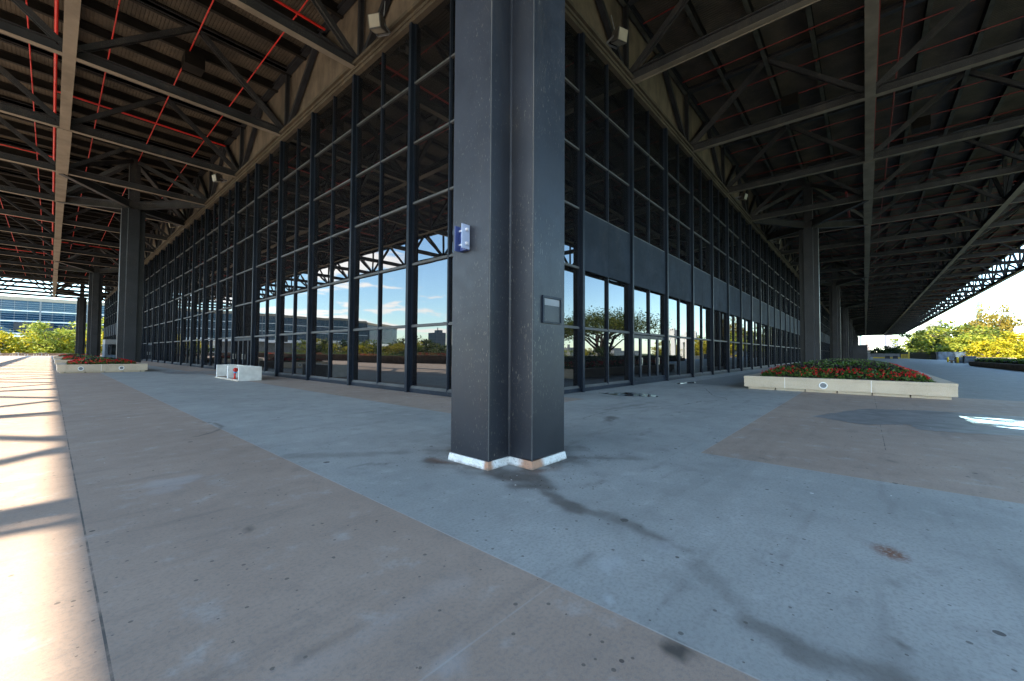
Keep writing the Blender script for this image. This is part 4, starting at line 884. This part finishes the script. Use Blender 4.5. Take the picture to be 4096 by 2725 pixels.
# right
T('orange', -8.98, 235, 4.45, 'tallest tree on the right, turning orange', .66); T('orange', -8.05, 242, 3.35, 'lower orange tree left of the tallest one', .6); T('orange', -9.9, 238, 3.05, 'orange-brown tree right of the tallest one', .8)
for i, (k, az, d, el, w_) in enumerate([('yellow',-9.3,200,1.9,1.2),('yellow',-10.1,205,1.7,1.2),('lime',-7.9,205,2.3,1.1),('green',-7.1,215,3.0,1.1),('lime',-6.4,250,3.1,1.2),('green',-5.6,290,2.3,1.1),('green',-4.8,330,2.7,1.1),('lime',-4.1,390,2.2,1.2),('yellow',-3.6,430,1.2,1.1),('yellow',-8.6,190,1.2,1.2),('lime',-6.9,200,1.4,1.2),('green',-5.0,300,1.0,1.2),('yellow',-11.2,210,1.8,1.3),('green',-5.2,310,3.1,.7)]):
    T(k, az, d, el, ['bright yellow tree low in the right-hand grove', 'yellow tree next to the white pylon', 'lime tree in front of the tall orange tree', 'tall green tree left of the orange tree', 'lime tree in the middle of the right grove', 'green tree above the black enclosure', 'green tree at the left of the grove with a ragged top', 'lime tree at the left end of the right grove', 'low yellow-green tree at the left foot of the grove', 'low yellow tree right of the black enclosure', 'lime shrubby tree behind the black enclosure', 'low green tree over the end wall', 'yellow tree beyond the right frame edge', 'thin dark tree rising above its neighbours'][i], w_)
for az, el in ((-.75, .75), (-1.25, .6), (-1.75, .85), (-2.3, .8), (-2.7, .55)):
    T('dark', az, 345, el, {-.75: 'leftmost dark rounded tree at the far end of the terrace', -1.25: 'second dark tree from the left at the terrace end', -1.75: 'middle dark tree under the grey towers', -2.3: 'fourth dark tree under the grey towers', -2.7: 'rightmost dark tree before the yellow grove'}[az], 1.5)
tree('locust', 97, -36, -5, 17.0, 'broad spreading green tree mirrored in the right glass wall', 1.0, 'trees mirrored in the right glass wall')
tree('locust', 70, -37, -5, 14.5, 'second spreading tree mirrored beside the near column', .9, 'trees mirrored in the right glass wall')
tree('dark', 92, -33, -5, 8.2, 'dark bushy tree under the spreading one, mirrored in the glass', .8, 'trees mirrored in the right glass wall')
for i, (k, x, y, h) in enumerate((('yellow', 176, -48, 11.5), ('lime', 200, -50, 13), ('yellow', 225, -52, 15), ('lime', 118, -66, 9), ('yellow', 150, -70, 8.2))):
    tree(k, x, y, -5, h, ['yellow tree mirrored right of the white pylons', 'lime tree mirrored after the yellow one', 'tall yellow tree mirrored far down the right wall', 'low lime tree mirrored above the door panes', 'low yellow tree mirrored left of the white pylons'][i], 1.1, 'trees mirrored in the right glass wall')
# west side row, seen mirrored in the left glass wall
kinds = ['green', 'lime', 'yellow', 'green', 'green', 'lime', 'green', 'yellow', 'dark']
for i in range(30):
    y = 22 + i*4.6 + random.uniform(-1, 1); x = -34 - random.uniform(0, 16) - (i > 12)*8
    tree(kinds[i % 9], x, y, -5, random.uniform(7.4, 9.3) + (2.2 if y > 95 else 0), 'autumn tree in the row west of the terrace, mirrored in the left glass wall', random.uniform(.9, 1.2), 'trees mirrored in the left glass wall')
# a bed of flowers on the sunny parapet, mirrored
m = MB()
for i in range(5200):
    y = random.uniform(0, 120); x = -13.9 + random.uniform(-.5, .5); z = .98 + random.uniform(0, .32); s_ = .06; a_ = random.uniform(0, 6.3); m.cur = 1 if math.sin(y*.35) > .1 and random.random() < .5 else 0
    m.add([(x-s_*math.cos(a_), y-s_*math.sin(a_), z-s_), (x+s_*math.cos(a_), y+s_*math.sin(a_), z-s_*.3), (x+s_*math.sin(a_), y+s_*math.cos(a_), z+s_)], [(0,1,2)])
tag(obj('flower_hedge', m.mesh('flower_hedge', [M['bed_leaf'], M['petal']])), 'hedge with red flowers along the sunny parapet', kind='stuff')

# lamp posts and pylons
def pylon(x, y, top, label):
    e = empty('pylon', (x, y, -5), 0, label=label, cat='pylon', group='white pylons on the lake side'); h = top + 5
    m = MB(); m.box((-.8,-.8,0),(.8,.8,h)); m.box((-.8,-3.2,0),(.8,-1.6,h-1.2)); obj('shaft', m.mesh('shaft', M['white'], bevel=.05), e)
    m = MB(); m.box((-1.2,.8,h-4.2),(1.0,1.05,h-.6)); m.box((-1.2,-1.6,h-4.6),(1.2,-.8,h-.3)); obj('sign_box', m.mesh('sign_box', M['white']), e); m = MB()
    for k in range(5): m.box((-1.22,.85,h-4.0+k*.65),(-1.201,1.0,h-3.6+k*.65))
    m.box((-.9,-1.7,h-5.4),(.9,-1.6,h-4.7)); obj('vent_slot', m.mesh('vent_slot', M['grey']), e); return e
p0 = pylon(211, -38.4, 11.2, 'tall white pylon at the right picture edge'); copy_tree(p0, (160, -40, -5), label='white pylon mirrored in the right glass wall'); copy_tree(p0, (185, -41, -5), label='farther white pylon mirrored in the right glass wall')
def lamp(x, y, label):
    e = empty('street_lamp', (x, y, -5), .3, label=label, cat='street lamp', group='street lamps mirrored in the left glass wall')
    m = MB(); m.tube([(0,0,0),(0,0,11),(.4,0,12),(1.3,0,12.4)], [.14,.09,.07,.05], 8); obj('pole', m.mesh('pole', M['white'], True), e); m = MB(); m.box((1.2,-.15,12.3),(2.0,.15,12.45)); obj('lamp_head', m.mesh('lamp_head', M['grey']), e); return e
l0 = lamp(-28, 88, 'slender white street lamp mirrored in the pane near the notice'); copy_tree(l0, (-34, 62, -5), label='street lamp mirrored between the third and fourth bays'); copy_tree(l0, (-38, 48, -5), label='street lamp mirrored beside the near column')

# ------------------------------------------------------------------ far buildings
cv = empty('convention_building', (20, 230, -5), label='long blue glass building with a cream parapet beyond the trees on the left', cat='building')
def cpart(name, boxes, mat):
    m = MB()
    for a, b in boxes: m.box((a[0]-20, a[1]-230, a[2]+5), (b[0]-20, b[1]-230, b[2]+5))
    return obj(name, m.mesh(name, mat), cv)
XA, XB = -111, 190
cpart('curtain_wall', [((XA, 230, 7.5), (XB, 260, 19.3))], M['glass_far'])
cpart('parapet_band', [((XA-.3, 229.6, 19.3), (XB, 260.4, 20.6))], M['cream'])
cpart('soffit_fascia', [((XA-.5, 229.0, 6.1), (XB, 260, 7.5))], M['white'])
cpart('lower_wall', [((XA+6, 236, -5), (XB, 260, 6.1))], M['grey'])
for x in range(XA+4, XB, 15): cpart('column', [((x, 231, -5), (x+1.2, 232.2, 6.1))], M['white'])
for z, h_ in [(z_, .05) for z_ in np.arange(8.3, 19.2, .78)]: cpart('sun_louver', [((XA, 229.75, z), (XB, 229.99, z+h_))], M['louver'])
for z, h_ in ((15.4, .32), (11.6, .34)): cpart('bright_louver', [((XA, 229.6, z), (XB, 229.74, z+h_))], M['white'])
m = MB()
for x in range(XA, XB, 3): m.box((x-20, -.20, 12.5), (x-20+.10, -.005, 24.3))
for x in range(XA, XB, 12): m.box((x-20-.1, -.42, 12.5), (x-20+.35, -.28, 24.3))
obj('mullions', m.mesh('mullions', M['grey']), cv)
cpart('dark_glazing', [((-9, 229.1, 8.6), (.6, 229.58, 11.4)), ((1.6, 229.1, 8.6), (5.5, 229.58, 10.6))], M['blackpaint'])
# receding end facade
m = MB(); A, B_ = Vector((XA-20, .2, 0)), Vector((-153-20, 32, 0)); m.bar(A+Vector((0,15,18.4)), B_+Vector((0,15,18.4)), 18, 11.8); obj('end_wall', m.mesh('end_wall', M['glass_far']), cv)
m = MB(); m.bar(A+Vector((0,15,24.95)), B_+Vector((0,15,24.95)), 18.8, 1.3); obj('end_parapet', m.mesh('end_parapet', M['cream']), cv); m = MB(); m.bar(A+Vector((0,15,11.8)), B_+Vector((0,15,11.8)), 19, 1.4); obj('end_soffit', m.mesh('end_soffit', M['white']), cv)
m = MB()
for z in np.arange(13.2, 24.2, .78): m.bar(A+Vector((0,15,z)), B_+Vector((0,15,z)), 18.5, .09)
obj('end_louver', m.mesh('end_louver', M['white']), cv)

def tower(az0, az1, top_el, d, mat, label, steps=()):
    (xa, ya), (xb, yb) = pol(az0, d), pol(az1, d); cx_, cy_ = (xa+xb)/2, (ya+yb)/2; w_ = math.hypot(xa-xb, ya-yb); h_ = 1.5 + d*math.tan(R(top_el)) + 5; a_ = math.atan2(cy_, cx_)
    e = empty('tower_block', (cx_, cy_, -5), a_, label=label, cat='skyscraper', group='distant city towers')
    m = MB(); m.box((0,-w_/2,0),(w_*.8,w_/2,h_)); 
    for f, g in steps: m.box((w_*.1,-w_/2*f,h_),(w_*.7,w_/2*f,h_*g))
    obj('shaft', m.mesh('shaft', M[mat]), e); m = MB(); m.box((-w_*.01,-w_*.51,h_*.985),(w_*.81,w_*.51,h_*1.0+.5)); m.box((w_*.2,-w_*.2,h_+.5),(w_*.5,w_*.1,h_*1.03)); obj('roof_plant', m.mesh('roof_plant', M[mat]), e); return e
tower(.47, .27, 2.0, 2400, 'tower_teal', 'pale teal tower leftmost beside the last columns'); tower(.27, -.04, 1.63, 2200, 'tower_pale', 'pale slab tower, lit, next to the teal one'); tower(-.04, -.36, 1.52, 2210, 'tower_brown', 'brownish tower right of the pale slab')
tower(-1.50, -1.72, 3.5, 2600, 'tower_grey', 'slim grey tower seen through the far roof trusses'); tower(-1.72, -2.12, 2.7, 2550, 'tower_pale', 'pale tall tower under the far corner of the roof'); tower(-2.12, -2.58, 1.67, 2300, 'tower_grey', 'blue-grey tower with a flat top above the dark trees')
tower(-3.60, -3.74, 2.33, 2500, 'tower_grey', 'very thin grey tower above the left of the grove'); tower(-4.1, -5.4, 3.3, 2700, 'tower_pale', 'broad pale tower fading into the sky above the grove'); tower(-5.4, -5.7, 3.5, 2650, 'tower_grey', 'grey edge tower attached right of the broad pale one')
tower(-7.85, -8.26, 4.97, 2500, 'tower_teal', 'teal glass tower rising behind the orange tree')
def far_block(x, y, w_, d_, h_, mat, label):
    e = empty('city_block', (x, y, -5), 0, label=label, cat='building'); m = MB(); m.box((-w_/2,-d_/2,0),(w_/2,d_/2,h_)); obj('walls', m.mesh('walls', M[mat]), e); m = MB(); m.box((-w_*.3,-d_*.3,h_),(w_*.1,d_*.2,h_+4)); m.box((-w_*.02,-d_*.1,h_),(w_*.02,-d_*.05,h_+8)); obj('roof_plant', m.mesh('roof_plant', M['grey']), e)
far_block(17.7 - 640*math.sin(R(37.8)), 640*math.cos(R(37.8)), 20, 18, 35, 'tower_grey', 'lone dark apartment tower mirrored beside the near column')
far_block(420, -260, 60, 40, 9.5, 'tower_pale', 'low white building mirrored near the pylons'); far_block(590, -280, 80, 40, 10.5, 'tower_pale', 'long white building mirrored behind the door panes')
